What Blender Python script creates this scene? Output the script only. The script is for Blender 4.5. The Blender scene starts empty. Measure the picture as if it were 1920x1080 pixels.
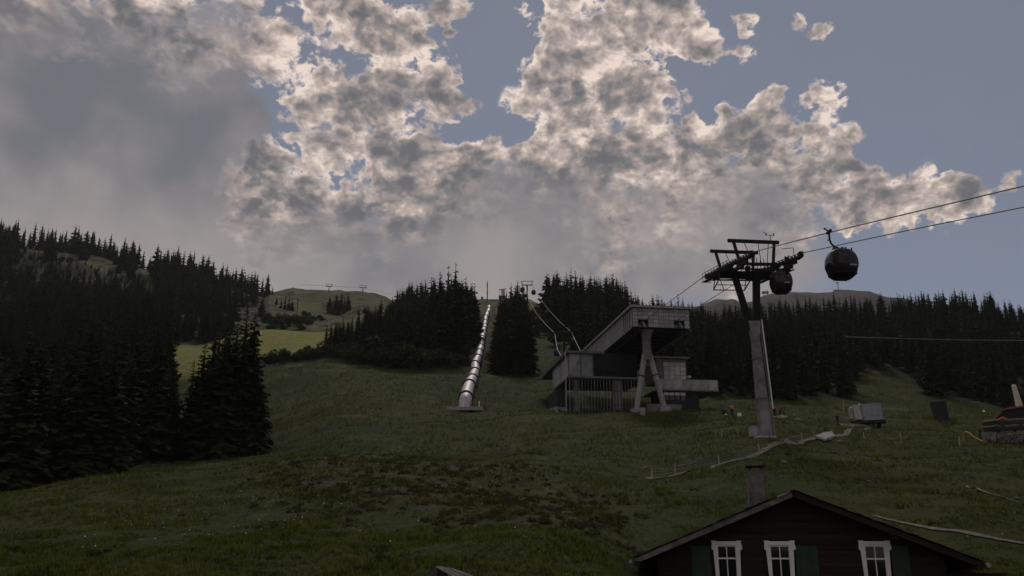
import bpy, bmesh, math, random
import numpy as np
from mathutils import Vector, Matrix

S = bpy.context.scene
COL = S.collection
rnd = random.Random(7)
RNG = np.random.default_rng(11)

# ---------------------------------------------------------------- camera
FOC = 1663.0                     # focal length in pixels of a 1920 px wide frame
PITCH = math.radians(16.0)
CP, SP = math.cos(PITCH), math.sin(PITCH)
cam_d = bpy.data.cameras.new('camera')
cam = bpy.data.objects.new('camera', cam_d)
COL.objects.link(cam)
cam_d.sensor_fit = 'HORIZONTAL'
cam_d.sensor_width = 36.0
cam_d.lens = 36.0 * FOC / 1920.0
cam_d.clip_start = 0.5
cam_d.clip_end = 20000
cam.location = (0, 0, 0)
cam.rotation_euler = (math.pi / 2 + PITCH, 0, 0)
S.camera = cam


def ray(px, py):
    u = (px - 960.0) / FOC
    v = (540.0 - py) / FOC
    return Vector((u, CP - v * SP, SP + v * CP))


def at(px, py, Y):
    d = ray(px, py)
    return d * (Y / d.y)


# ---------------------------------------------------------------- daylight
SUN_EL = math.radians(46.0)
SUN_AZ = math.radians(2.0)       # measured from +Y towards +X
SUN_DIR = Vector((math.sin(SUN_AZ) * math.cos(SUN_EL), math.cos(SUN_AZ) * math.cos(SUN_EL), math.sin(SUN_EL)))
sun_d = bpy.data.lights.new('sun', 'SUN')
sun_d.energy = 0.9
sun_d.angle = math.radians(10.0)
sun_d.color = (1.0, 0.93, 0.84)
sun = bpy.data.objects.new('sun', sun_d)
COL.objects.link(sun)
sun.rotation_euler = (-SUN_DIR).to_track_quat('-Z', 'Y').to_euler()
sun.location = SUN_DIR * 3000

S.view_settings.view_transform = 'Standard'
S.view_settings.look = 'None'
S.view_settings.exposure = 0.0
S.view_settings.gamma = 1.0
S.view_settings.use_curve_mapping = False

W = bpy.data.worlds.new('World')
S.world = W
W.use_nodes = True
wt = W.node_tree
wt.nodes.clear()


class NB:
    """Small helper for node trees."""
    def __init__(self, tree):
        self.t = tree

    def n(self, kind, **kw):
        nd = self.t.nodes.new(kind)
        for k, v in kw.items():
            setattr(nd, k, v)
        return nd

    def put(self, sock, v):
        if isinstance(v, bpy.types.NodeSocket):
            self.t.links.new(v, sock)
        elif v is not None:
            sock.default_value = v

    def m(self, op, a, b=None, c=None, clamp=False):
        nd = self.n('ShaderNodeMath', operation=op, use_clamp=clamp)
        self.put(nd.inputs[0], a)
        if b is not None:
            self.put(nd.inputs[1], b)
        if c is not None:
            self.put(nd.inputs[2], c)
        return nd.outputs[0]

    def v(self, op, a, b=None, scale=None):
        nd = self.n('ShaderNodeVectorMath', operation=op)
        self.put(nd.inputs[0], a)
        if b is not None:
            self.put(nd.inputs[1], b)
        if scale is not None:
            self.put(nd.inputs[3], scale)
        return nd.outputs[1] if op in ('LENGTH', 'DISTANCE', 'DOT_PRODUCT') else nd.outputs[0]

    def ss(self, x, lo, hi, a=0.0, b=1.0, mode='SMOOTHSTEP'):
        nd = self.n('ShaderNodeMapRange', interpolation_type=mode)
        self.put(nd.inputs[0], x)
        for i, q in enumerate((lo, hi, a, b)):
            self.put(nd.inputs[1 + i], q)
        return nd.outputs[0]

    def mix(self, f, a, b):
        nd = self.n('ShaderNodeMix', data_type='RGBA')
        self.put(nd.inputs[0], f)
        self.put(nd.inputs[6], a if isinstance(a, bpy.types.NodeSocket) else (*a[:3], 1))
        self.put(nd.inputs[7], b if isinstance(b, bpy.types.NodeSocket) else (*b[:3], 1))
        return nd.outputs[2]

    def noise(self, vec, scale, detail=4, rough=0.5, dist=0.0, out=0, ntype='FBM', lac=2.0):
        nd = self.n('ShaderNodeTexNoise', noise_dimensions='3D', noise_type=ntype)
        self.put(nd.inputs['Vector'], vec)
        self.put(nd.inputs['Scale'], scale)
        nd.inputs['Detail'].default_value = detail
        nd.inputs['Roughness'].default_value = rough
        nd.inputs['Distortion'].default_value = dist
        nd.inputs['Lacunarity'].default_value = lac
        return nd.outputs[out]

    def ramp(self, x, stops):
        nd = self.n('ShaderNodeValToRGB')
        self.put(nd.inputs[0], x)
        el = nd.color_ramp.elements
        while len(el) < len(stops):
            el.new(0.5)
        for e, (p, c) in zip(el, stops):
            e.position = p
            e.color = (*c[:3], 1) if len(c) < 4 else c
        return nd.outputs[0]


def build_sky():
    b = NB(wt)
    out = b.n('ShaderNodeOutputWorld')
    bg = b.n('ShaderNodeBackground')
    bg.inputs['Strength'].default_value = 0.05
    wt.links.new(bg.outputs[0], out.inputs[0])
    sky = b.n('ShaderNodeTexSky', sky_type='NISHITA')
    sky.sun_disc = False
    sky.sun_elevation = SUN_EL
    sky.sun_rotation = SUN_AZ
    sky.altitude = 1500
    sky.air_density = 1.0
    sky.dust_density = 0.3
    sky.ozone_density = 1.2
    d = b.n('ShaderNodeTexCoord').outputs['Generated']
    # billowing edges: bend the direction a little before the cloud banks are looked up
    wv = b.noise(d, 7.0, 5, 0.55, out=1)
    wv = b.v('SUBTRACT', wv, (0.5, 0.5, 0.5))
    dw = b.v('ADD', d, b.v('SCALE', wv, scale=0.075))
    dsoft = b.v('ADD', d, b.v('SCALE', wv, scale=0.16))

    def bank(vec, blobs):
        acc = None
        for px, py, r, a in blobs:
            c = ray(px, py).normalized()
            rr = r / FOC * c.y ** 1.0
            dist = b.v('DISTANCE', vec, tuple(c))
            f = b.ss(dist, rr * 1.45, rr * 0.1, 0.0, a)
            acc = f if acc is None else b.m('ADD', acc, f)
        return acc

    puffs = bank(dw, CLOUD_PUFFS)
    deck = bank(dsoft, CLOUD_DECK)
    # beyond the part of the sky in view: broken cloud of the same kind, made fuller to brighten camera-facing walls
    far = b.v('DISTANCE', d, tuple(ray(960, 300).normalized()))
    outside = b.ss(far, 0.60, 0.95)
    low = b.noise(d, 3.2, 3, 0.5)
    broken = b.m('MULTIPLY', b.ss(low, 0.38, 0.56), outside)
    puffs = b.m('ADD', puffs, broken)
    deck = b.m('ADD', deck, b.m('MULTIPLY', b.ss(low, 0.62, 0.80), outside))
    puffs = b.m('MINIMUM', puffs, 1.15)

    sq = b.v('MULTIPLY', d, (1.0, 1.0, 1.25))
    warp2 = b.noise(sq, 16.0, 3, 0.5, out=1)
    sq = b.v('ADD', sq, b.v('SCALE', b.v('SUBTRACT', warp2, (0.5, 0.5, 0.5)), scale=0.025))
    tos = SUN_DIR * 0.012

    def fb(vec, det):
        big = b.noise(vec, 16.0, det, 0.62)
        bil = b.noise(vec, 26.0, max(1, det - 3), 0.55)
        bil = b.m('ABSOLUTE', b.m('SUBTRACT', bil, 0.5))     # creases between round puffs
        bil2 = b.noise(vec, 60.0, max(1, det - 4), 0.55)
        bil2 = b.m('ABSOLUTE', b.m('SUBTRACT', bil2, 0.5))
        return b.m('ADD', b.m('SUBTRACT', big, b.m('MULTIPLY', bil, -0.75)), b.m('MULTIPLY', bil2, 0.35))

    f0 = fb(sq, 9)
    dens = b.m('ADD', b.m('MULTIPLY', b.m('SUBTRACT', puffs, -0.16), 0.62), b.m('MULTIPLY', b.m('SUBTRACT', f0, 0.735), 2.4))
    dens = b.m('MULTIPLY', dens, b.ss(puffs, 0.0, 0.25))
    deckden = b.ss(b.m('ADD', deck, b.m('MULTIPLY', b.m('SUBTRACT', b.noise(d, 8.0, 6, 0.52), 0.5), 0.5)), 0.05, 0.70)
    alpha = b.ss(dens, -0.01, b.m('ADD', b.m('MULTIPLY', deckden, 0.50), 0.22))

    def slope(step, scale, det, lo, hi):
        """how much the cloud swells towards the sun: the light falls on that side"""
        p0 = b.noise(sq, scale, det, 0.5)
        p1 = b.noise(b.v('ADD', sq, tuple(SUN_DIR * step)), scale, det, 0.5)
        return b.ss(b.m('SUBTRACT', p0, p1), lo, hi, -1, 1, mode='LINEAR')

    l1 = slope(0.024, 15.0, 2.0, -0.16, 0.16)
    l2 = slope(0.009, 44.0, 2.0, -0.16, 0.16)
    l3 = slope(0.004, 100.0, 2.5, -0.15, 0.15)
    rim = b.ss(dens, 0.46, 0.03)
    thick = b.ss(dens, 0.35, 0.85)
    light = b.m('ADD', b.m('MULTIPLY', l1, 0.30), b.m('MULTIPLY', l2, 0.24))
    light = b.m('ADD', light, b.m('MULTIPLY', l3, 0.11))
    light = b.m('ADD', light, b.m('MULTIPLY', rim, 0.38))
    light = b.m('SUBTRACT', light, b.m('MULTIPLY', thick, 0.22))
    light = b.m('ADD', light, 0.48, clamp=True)
    soft = b.noise(d, 8.0, 6, 0.52)

    edge = b.ramp(light, [(0.0, [q * CLOUD_GAIN for q in (2.2, 2.2, 2.35)]), (0.25, [q * CLOUD_GAIN for q in (3.4, 3.15, 3.15)]), (0.5, [q * CLOUD_GAIN for q in (5.8, 4.85, 4.5)]),
                          (0.75, [q * CLOUD_GAIN for q in (8.9, 7.4, 6.6)]), (1.0, [q * CLOUD_GAIN for q in (13.5, 11.2, 9.9)])])
    deckcol = b.mix(b.ss(soft, 0.34, 0.72), (3.15, 3.25, 3.65), (6.7, 5.9, 5.75))
    clear = b.mix(0.50, sky.outputs[0], (5.4, 5.3, 5.7))       # thin high veil over the blue
    sep = b.n('ShaderNodeSeparateXYZ')
    wt.links.new(d, sep.inputs[0])
    deckcol = b.mix(b.m('MULTIPLY', b.ss(sep.outputs[2], 0.38, 0.24), b.ss(soft, 0.25, 0.65, 0.25, 0.75)), deckcol, (7.2, 6.5, 6.3))   # brighter air low over the ridge
    under = b.mix(b.m('MULTIPLY', deckden, 0.94), clear, deckcol)
    shade = b.ss(deck, 0.45, 1.25, 0.97, 0.30)                  # deep inside the deck the puffs fade out
    c = b.mix(b.m('MULTIPLY', alpha, shade), under, edge)
    wt.links.new(c, bg.inputs[0])
    W.cycles.sampling_method = 'MANUAL'
    W.cycles.sample_map_resolution = 512


CLOUD_GAIN = 1.32
CLOUD_PUFFS = [
    # upper band running down to the middle
    (585, 0, 50, .8), (630, 30, 85, .9), (700, 70, 105, 1), (775, 125, 90, 1), (835, 175, 60, .8), 
    (480, 40, 120, .9), (545, 145, 90, .9), (630, 200, 90, 1), (725, 225, 90, .9), (680, 255, 60, .7), (760, 265, 48, .7),
    (350, 90, 120, .9), (290, 30, 90, .9), (380, 110, 60, .8), (220, 20, 110, .8), (90, 90, 110, .7), (40, 20, 110, .7), (330, 150, 50, .7), (170, 100, 60, .5),
    (470, 300, 80, .9), (550, 330, 110, 1), (640, 350, 100, .9), (720, 340, 70, .8), (820, 306, 40, 1),
    (810, 238, 40, 1), (885, 285, 42, .95), (935, 270, 26, .95), (885, 212, 34, .9), (850, 8, 46, 1), (895, 18, 34, .9), (970, 12, 28, 1), (848, 66, 22, .85),
    # tall cloud in the middle
    (1045, 20, 70, .9), (1090, 90, 100, 1), (1175, 50, 110, 1), (1270, 40, 85, .9), (1320, 75, 50, .8), (1035, 165, 80, 1),
    (995, 200, 50, .9), (1055, 245, 70, .9), (1110, 180, 90, .9), (1190, 175, 85, .9), (1215, 235, 50, .8), (1280, 170, 30, .7), (1040, 275, 40, .6),
    # long bank across the lower sky
    (970, 335, 75, .9), (1070, 325, 90, .9), (1110, 300, 50, .7), (1190, 310, 70, .9), (1290, 275, 90, 1), (1400, 255, 90, 1), (1490, 245, 60, .9), (1565, 250, 45, .8),
    (1420, 330, 120, .9), (1510, 330, 70, .7), (1240, 370, 120, .9), (1560, 300, 40, .8), (1540, 400, 60, .9), (1110, 400, 130, .9), (890, 360, 90, .9), (800, 380, 100, .9),
    (700, 420, 120, .8), (560, 420, 120, .8), (480, 380, 70, .9), (520, 460, 80, .8), (450, 330, 50, .8), (620, 470, 70, .7), (940, 400, 70, .8), (760, 350, 50, .8), (850, 345, 50, .8), (1010, 310, 50, .9), (1480, 405, 75, .8), (1160, 465, 80, .7), (1330, 420, 120, .8),
    # right
    (1605, 335, 46, 1), (1655, 360, 62, 1), (1715, 360, 60, 1), (1770, 372, 56, 1), (1830, 370, 44, .9), (1735, 295, 40, 1), (1590, 395, 46, .9), (1690, 410, 40, .7), (1905, 340, 34, .9),
    (1390, 28, 44, 1), (1387, 100, 30, .95), (1540, 46, 30, .95), (1460, 180, 30, 1), (1295, 222, 32, .95), (1355, 188, 22, .9), (1500, 30, 24, .8), (1560, 190, 30, 1), (1430, 200, 22, .9), (1520, 195, 20, .9), (1780, 330, 18, .8), (1840, 300, 16, .7), (1640, 300, 16, .6), (1375, 552, 26, 1.1),
]
CLOUD_DECK = [
    (40, 250, 220, .8), (180, 260, 220, .9), (310, 320, 180, .9), (100, 400, 240, .8), (400, 200, 90, .6), (280, 430, 180, .8), (440, 200, 70, .6),
    (60, 540, 240, .8), (350, 560, 240, .8), (650, 560, 190, .8), (950, 560, 190, .8), (1200, 540, 130, .6), (1350, 470, 90, .4),
    (600, 500, 130, .5), (760, 500, 150, .6), (860, 450, 90, .5), (1000, 420, 80, .8), (1100, 390, 70, .8), (1010, 500, 150, .7), (1220, 370, 60, .7), (1350, 360, 70, .9), (1420, 345, 50, .6),
    (1230, 440, 110, .6), (1420, 470, 120, .5), (1330, 500, 120, .5), (1500, 500, 90, .35), (0, 100, 130, .5), (200, 90, 150, .6), (360, 90, 110, .6), (460, 90, 70, .4), (1450, 420, 60, .3),
]
build_sky()
# ---------------------------------------------------------------- helpers
def tag(o, label=None, cat=None, group=None, kind=None):
    if label:
        o['label'] = label
    if cat:
        o['category'] = cat
    if group:
        o['group'] = group
    if kind:
        o['kind'] = kind
    return o


def empty(name, loc=(0, 0, 0), rz=0.0):
    o = bpy.data.objects.new(name, None)
    o.empty_display_size = 0.5
    o.location = loc
    o.rotation_euler = (0, 0, rz)
    COL.objects.link(o)
    return o


class MB:
    """Collects shapes and links them as ONE mesh object."""
    def __init__(self):
        self.v, self.f, self.mi = [], [], []

    def add(self, vs, fs, mi=0):
        k = len(self.v)
        self.v += [tuple(p) for p in vs]
        self.f += [tuple(i + k for i in f) for f in fs]
        self.mi += [mi] * len(fs)
        return self

    def hexa(self, p, mi=0):
        """eight corners: bottom ring then top ring"""
        return self.add(p, [(3, 2, 1, 0), (4, 5, 6, 7), (0, 1, 5, 4), (1, 2, 6, 5), (2, 3, 7, 6), (3, 0, 4, 7)], mi)

    def box(self, c, s, rz=0.0, mi=0):
        hx, hy, hz = s[0] / 2, s[1] / 2, s[2] / 2
        ca, sa = math.cos(rz), math.sin(rz)
        pts = []
        for z in (-hz, hz):
            for x, y in ((-hx, -hy), (hx, -hy), (hx, hy), (-hx, hy)):
                pts.append((c[0] + x * ca - y * sa, c[1] + x * sa + y * ca, c[2] + z))
        return self.hexa(pts, mi)

    def span(self, x0, x1, y0, y1, z0, z1, mi=0):
        return self.box(((x0 + x1) / 2, (y0 + y1) / 2, (z0 + z1) / 2), (abs(x1 - x0), abs(y1 - y0), abs(z1 - z0)), 0, mi)

    def bar(self, a, b, w, h=None, mi=0, up=(0, 0, 1)):
        a, b = Vector(a), Vector(b)
        h = w if h is None else h
        d = (b - a).normalized()
        u = Vector(up)
        s = d.cross(u)
        if s.length < 1e-4:
            s = d.cross(Vector((1, 0, 0)))
        s.normalize()
        t = s.cross(d)
        s, t = s * w / 2, t * h / 2
        return self.hexa([a - s - t, a + s - t, a + s + t, a - s + t, b - s - t, b + s - t, b + s + t, b - s + t][:8], mi) if False else \
            self.add([a - s - t, a + s - t, a + s + t, a - s + t, b - s - t, b + s - t, b + s + t, b - s + t],
                     [(0, 3, 2, 1), (4, 5, 6, 7), (0, 1, 5, 4), (1, 2, 6, 5), (2, 3, 7, 6), (3, 0, 4, 7)][0:6], mi)

    def tube(self, pts, rad, n=8, mi=0, caps=True):
        pts = [Vector(p) for p in pts]
        rad = rad if isinstance(rad, (list, tuple)) else [rad] * len(pts)
        k = len(self.v)
        ref = None
        for i, p in enumerate(pts):
            d = (pts[min(i + 1, len(pts) - 1)] - pts[max(i - 1, 0)]).normalized()
            if ref is None:
                ref = d.cross(Vector((0, 0, 1)))
                if ref.length < 1e-3:
                    ref = Vector((1, 0, 0))
            s = (ref - d * ref.dot(d)).normalized()
            ref = s
            t = d.cross(s)
            for j in range(n):
                a = 2 * math.pi * j / n
                self.v.append(tuple(p + (s * math.cos(a) + t * math.sin(a)) * rad[i]))
        nf = 0
        for i in range(len(pts) - 1):
            for j in range(n):
                a, b = k + i * n + j, k + i * n + (j + 1) % n
                self.f.append((a, b, b + n, a + n))
                nf += 1
        if caps:
            self.f.append(tuple(k + j for j in reversed(range(n))))
            self.f.append(tuple(k + (len(pts) - 1) * n + j for j in range(n)))
            nf += 2
        self.mi += [mi] * nf
        return self

    def disc(self, c, axis, r, w, n=12, mi=0):
        c, axis = Vector(c), Vector(axis).normalized()
        return self.tube([c - axis * w / 2, c + axis * w / 2], r, n, mi)

    def prism(self, poly, d, mi=0):
        """polygon (3-D points) pushed along d"""
        n = len(poly)
        d = Vector(d)
        vs = [Vector(p) for p in poly] + [Vector(p) + d for p in poly]
        fs = [tuple(reversed(range(n))), tuple(range(n, 2 * n))] + [(i, (i + 1) % n, (i + 1) % n + n, i + n) for i in range(n)]
        return self.add(vs, fs, mi)

    def lathe(self, c, prof, n=20, mi=0):
        """profile of (radius, height) pairs round a vertical axis"""
        k = len(self.v)
        for r, z in prof:
            for j in range(n):
                a = 2 * math.pi * j / n
                self.v.append((c[0] + r * math.cos(a), c[1] + r * math.sin(a), c[2] + z))
        nf = 0
        for i in range(len(prof) - 1):
            for j in range(n):
                a, b = k + i * n + j, k + i * n + (j + 1) % n
                self.f.append((a, b, b + n, a + n))
                nf += 1
        self.f.append(tuple(k + j for j in reversed(range(n))))
        self.f.append(tuple(k + (len(prof) - 1) * n + j for j in range(n)))
        self.mi += [mi] * (nf + 2)
        return self

    def mesh(self, name, mats, smooth=False, bevel=0.0):
        me = bpy.data.meshes.new(name)
        me.from_pydata(self.v, [], self.f)
        mats = mats if isinstance(mats, (list, tuple)) else [mats]
        for q in mats:
            me.materials.append(q)
        if len(mats) > 1:
            me.polygons.foreach_set('material_index', self.mi)
        bm = bmesh.new()
        bm.from_mesh(me)
        bmesh.ops.recalc_face_normals(bm, faces=bm.faces)
        if bevel:
            bmesh.ops.bevel(bm, geom=[e for e in bm.edges if e.is_manifold and e.calc_face_angle(0) > 0.6], offset=bevel, segments=2, affect='EDGES', profile=0.5)
        bm.to_mesh(me)
        bm.free()
        if smooth:
            me.polygons.foreach_set('use_smooth', [True] * len(me.polygons))
            me.set_sharp_from_angle(angle=math.radians(38))
        me.update()
        return me

    def build(self, name, mats, parent=None, smooth=False, bevel=0.0):
        o = bpy.data.objects.new(name, self.mesh(name, mats, smooth, bevel))
        COL.objects.link(o)
        if parent is not None:
            o.parent = parent
        return o


def link_mesh(name, me, parent=None, loc=(0, 0, 0), rot=(0, 0, 0), scale=(1, 1, 1)):
    o = bpy.data.objects.new(name, me)
    o.location, o.rotation_euler, o.scale = loc, rot, scale
    COL.objects.link(o)
    if parent is not None:
        o.parent = parent
    return o


def np_mesh(name, verts, faces, mats, smooth=False, mat_idx=None):
    """fast mesh from arrays: faces is (n, k)"""
    me = bpy.data.meshes.new(name)
    nf, k = faces.shape
    me.vertices.add(len(verts))
    me.vertices.foreach_set('co', np.ascontiguousarray(verts, dtype=np.float32).ravel())
    me.loops.add(nf * k)
    me.loops.foreach_set('vertex_index', np.ascontiguousarray(faces, dtype=np.int32).ravel())
    me.polygons.add(nf)
    me.polygons.foreach_set('loop_start', np.arange(0, nf * k, k, dtype=np.int32))
    for q in (mats if isinstance(mats, (list, tuple)) else [mats]):
        me.materials.append(q)
    if mat_idx is not None:
        me.polygons.foreach_set('material_index', np.ascontiguousarray(mat_idx, dtype=np.int32))
    if smooth:
        me.polygons.foreach_set('use_smooth', np.ones(nf, dtype=bool))
    me.update(calc_edges=True)
    return me


# ---------------------------------------------------------------- materials
def mat(name, color, rough=0.8, metal=0.0, var=0.0, scale=4.0, color2=None, bump=0.0, bscale=None, spec=0.3, detail=6, per_object=0.0, stretch=None):
    m = bpy.data.materials.new(name)
    m.use_nodes = True
    nt = m.node_tree
    p = nt.nodes['Principled BSDF']
    b = NB(nt)
    p.inputs['Roughness'].default_value = rough
    p.inputs['Metallic'].default_value = metal
    p.inputs['Specular IOR Level'].default_value = spec
    vec = b.n('ShaderNodeTexCoord').outputs['Object']
    if stretch:
        vec = b.v('MULTIPLY', vec, stretch)
    col = None
    if var or color2:
        c2 = color2 or tuple(max(0, q * (1 - var)) for q in color)
        nz = b.noise(vec, scale, detail, 0.62)
        col = b.mix(b.ss(nz, 0.32, 0.68), color, c2)
    if per_object:
        inf = b.n('ShaderNodeObjectInfo').outputs['Random']
        f = b.ss(inf, 0, 1, 1 - per_object, 1 + per_object, mode='LINEAR')
        hs = b.n('ShaderNodeHueSaturation')
        b.put(hs.inputs['Value'], f)
        b.put(hs.inputs['Color'], col if col is not None else (*color, 1))
        col = hs.outputs[0]
    if col is not None:
        nt.links.new(col, p.inputs['Base Color'])
    else:
        p.inputs['Base Color'].default_value = (*color, 1)
    if bump:
        bp = b.n('ShaderNodeBump')
        bp.inputs['Strength'].default_value = bump
        bp.inputs['Distance'].default_value = 0.03
        nt.links.new(b.noise(vec, bscale or scale * 4, 5, 0.6), bp.inputs['Height'])
        nt.links.new(bp.outputs[0], p.inputs['Normal'])
    return m


# ---------------------------------------------------------------- the shape of the land
GROUND = []                      # bearing, log distance, slope from the camera


def g(px, py, Y):
    p = at(px, py, Y)
    r = math.hypot(p.x, p.y)
    GROUND.append((math.atan2(p.x, p.y), math.log(r), p.z / r))


for row in [
    # px, then (py, forward distance) going away
    (-260, (1075, 30), (990, 48), (930, 66), (935, 80), (890, 110), (790, 180), (640, 330), (520, 520), (440, 715)),
    (0, (1075, 30), (1000, 48), (928, 68), (930, 80), (890, 115), (795, 180), (650, 330), (545, 520), (462, 720)),
    (130, (1075, 30), (990, 48), (908, 74), (905, 90), (870, 115), (790, 180), (645, 330), (550, 520), (482, 735)),
    (250, (1075, 29), (985, 50), (888, 80), (880, 100), (790, 170), (640, 330), (568, 500), (505, 745)),
    (370, (1075, 29), (975, 50), (874, 86), (865, 104), (780, 168), (672, 290), (655, 325), (585, 500), (530, 765)),
    (480, (1075, 28), (960, 52), (860, 92), (846, 115), (762, 170), (692, 240), (672, 275), (622, 345), (604, 430), (575, 600), (556, 780)),
    (560, (1075, 28), (970, 48), (850, 84), (855, 96), (836, 109), (772, 145), (690, 228), (672, 262), (622, 350), (608, 430), (578, 620), (546, 820)),
    (640, (1075, 28), (980, 45), (848, 82), (855, 93), (836, 105), (780, 130), (720, 182), (686, 230), (655, 275), (628, 350), (615, 420), (585, 600), (553, 800)),
    (710, (1075, 28), (980, 45), (850, 82), (857, 93), (836, 105), (782, 131), (722, 185), (688, 230), (658, 285), (626, 370), (606, 450), (566, 760)),
    (790, (1075, 28), (980, 45), (855, 82), (861, 93), (839, 105), (790, 131), (730, 185), (690, 230), (656, 290), (616, 400), (578, 590)),
    (870, (1075, 28), (975, 46), (859, 82), (865, 93), (842, 106), (776, 142), (735, 185), (690, 235), (648, 310), (600, 420), (572, 520)),
    (915, (1075, 28), (970, 46), (861, 82), (866, 93), (842, 106), (772, 146), (722, 200), (662, 290), (605, 420), (574, 520)),
    (985, (1075, 28), (965, 48), (862, 82), (845, 97), (776, 142), (708, 225), (655, 300), (604, 400), (566, 480)),
    (1060, (1075, 29), (960, 50), (866, 82), (848, 95), (781, 137), (740, 175), (695, 230), (640, 310), (592, 450)),
    (1150, (1090, 30), (1045, 39), (960, 52), (876, 80), (850, 95), (780, 137), (760, 160), (690, 240), (640, 310), (602, 450)),
    (1230, (1200, 33), (1100, 39), (955, 55), (886, 78), (855, 92), (776, 139), (750, 170), (690, 250), (640, 320), (622, 440)),
    (1310, (1150, 34), (960, 54), (878, 78), (850, 90), (772, 145), (736, 190), (690, 250), (650, 320), (630, 440)),
    (1430, (1300, 34), (1060, 46), (935, 60), (850, 83), (818, 95), (783, 130), (747, 185), (680, 280), (628, 440)),
    (1530, (1300, 34), (1060, 46), (930, 60), (855, 83), (823, 100), (797, 140), (748, 188), (680, 280), (625, 440)),
    (1610, (1300, 34), (1060, 46), (930, 60), (870, 78), (826, 105), (797, 148), (750, 195), (703, 250), (650, 330), (618, 440)),
    (1690, (1250, 34), (1045, 46), (945, 57), (885, 72), (832, 105), (792, 158), (745, 200), (706, 250), (650, 330), (615, 440)),
    (1770, (1080, 36), (1015, 46), (958, 55), (890, 70), (835, 100), (787, 168), (748, 205), (690, 280), (610, 440)),
    (1850, (1060, 38), (1003, 46), (955, 54), (895, 68), (832, 100), (785, 165), (762, 192), (690, 280), (618, 440)),
    (1920, (1060, 38), (1012, 46), (965, 54), (900, 67), (832, 97), (785, 160), (770, 188), (700, 275), (626, 440)),
    (2160, (1070, 38), (1030, 46), (975, 54), (910, 67), (838, 97), (790, 160), (770, 188), (700, 275), (630, 440)),
]:
    for py, Y in row[1:]:
        g(row[0], py, Y)
    a = math.atan2((row[0] - 960) / FOC, 0.97)
    last = GROUND[-1]
    for r, z in ((5, -7.2), (10, -6.4), (16, -4.6)):
        GROUND.append((a, math.log(r), z / r))
    GROUND.append((a, last[1] + 0.35, last[2] - 0.05))
    GROUND.append((a, math.log(1700), 0.14))
    GROUND.append((a, math.log(3500), 0.06))
    GROUND.append((a, math.log(9000), 0.0))
GROUND = np.array(GROUND)
AZK = 4.0


def _phi(d2):
    return 0.5 * d2 * np.log(d2 + 1e-12)


_P = np.c_[GROUND[:, 0] * AZK, GROUND[:, 1]]
_n = len(_P)
_K = _phi(((_P[:, None] - _P[None]) ** 2).sum(-1)) + np.eye(_n) * 2e-4
_Q = np.c_[np.ones(_n), _P]
_A = np.block([[_K, _Q], [_Q.T, np.zeros((3, 3))]])
_w = np.linalg.solve(_A, np.r_[GROUND[:, 2], 0, 0, 0])


def _hash(ix, iy, seed):
    h = (ix.astype(np.int64) * 374761393 + iy.astype(np.int64) * 668265263 + seed * 1442695041) & 0x7fffffff
    h = ((h ^ (h >> 13)) * 1274126177) & 0x7fffffff
    return ((h ^ (h >> 16)) & 0xffff) / 65535.0


def vnoise(x, y, seed=0):
    ix, iy = np.floor(x), np.floor(y)
    fx, fy = x - ix, y - iy
    fx, fy = fx * fx * fx * (fx * (fx * 6 - 15) + 10), fy * fy * fy * (fy * (fy * 6 - 15) + 10)
    a, b = _hash(ix, iy, seed), _hash(ix + 1, iy, seed)
    c, d = _hash(ix, iy + 1, seed), _hash(ix + 1, iy + 1, seed)
    return (a * (1 - fx) + b * fx) * (1 - fy) + (c * (1 - fx) + d * fx) * fy - 0.5


def fbm(x, y, seed=0, oct=4, gain=0.5):
    s, a = 0, 1.0
    for i in range(oct):
        s = s + a * vnoise(x * 2 ** i + 17.3 * i, y * 2 ** i - 9.1 * i, seed + i)
        a *= gain
    return s


def flat_pads(x, y, z):
    """levelled ground under the buildings and the tower"""
    for cx, cy, r0, r1, lvl in PADS:
        d = np.hypot(x - cx, y - cy)
        t = np.clip((r1 - d) / (r1 - r0), 0, 1)
        t = t * t * (3 - 2 * t)
        z = z * (1 - t) + lvl * t
    return z


PADS = []


def height(x, y, rough=True):
    x, y = np.atleast_1d(np.asarray(x, float)), np.atleast_1d(np.asarray(y, float))
    r = np.maximum(np.hypot(x, y), 3.0)
    az = np.arctan2(x, y)
    a = np.clip(az, -0.66, 0.66) * AZK
    lr = np.log(r)
    T = np.empty_like(r)
    for i in range(0, len(r), 20000):
        s = slice(i, i + 20000)
        d2 = (a[s, None] - _P[None, :, 0]) ** 2 + (lr[s, None] - _P[None, :, 1]) ** 2
        T[s] = _phi(d2) @ _w[:_n] + _w[_n] + _w[_n + 1] * a[s] + _w[_n + 2] * lr[s]
    back = np.clip((np.abs(az) - 0.75) / 1.2, 0, 1)
    back = back * back * (3 - 2 * back)
    T = T * (1 - back) + (-0.10) * back
    z = T * r
    if rough:
        near = np.clip((r - 14) / 20, 0, 1)
        z = z + near * (fbm(x / 26, y / 26, 3, 4) * np.clip(r / 110, 0.35, 5.0) * 1.0
                        + fbm(x / 5.5, y / 7.0, 9, 3) * np.clip(0.55 - r / 900, 0.1, 0.5)
                        + np.clip((r - 60) / 40, 0, 1) * np.clip((330 - r) / 80, 0, 1) * fbm((x + 0.25 * y) / 19, (y - 0.2 * x) / 4.2, 61, 3) * 0.75
                + np.clip(r - 350, 0, 500) / 500 * fbm(x / 90, y / 90, 21, 4) * 10)
    return flat_pads(x, y, z)


def gz(x, y):
    return float(height(x, y)[0])


def on_ground(px, Y):
    """point on the land in the direction of a bearing at a forward distance"""
    x, z = (px - 960) / FOC * Y, 0.0
    for _ in range(8):
        z = gz(x, Y)
        x = (px - 960) / FOC * (Y * CP + z * SP)
    return Vector((x, Y, gz(x, Y)))


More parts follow.
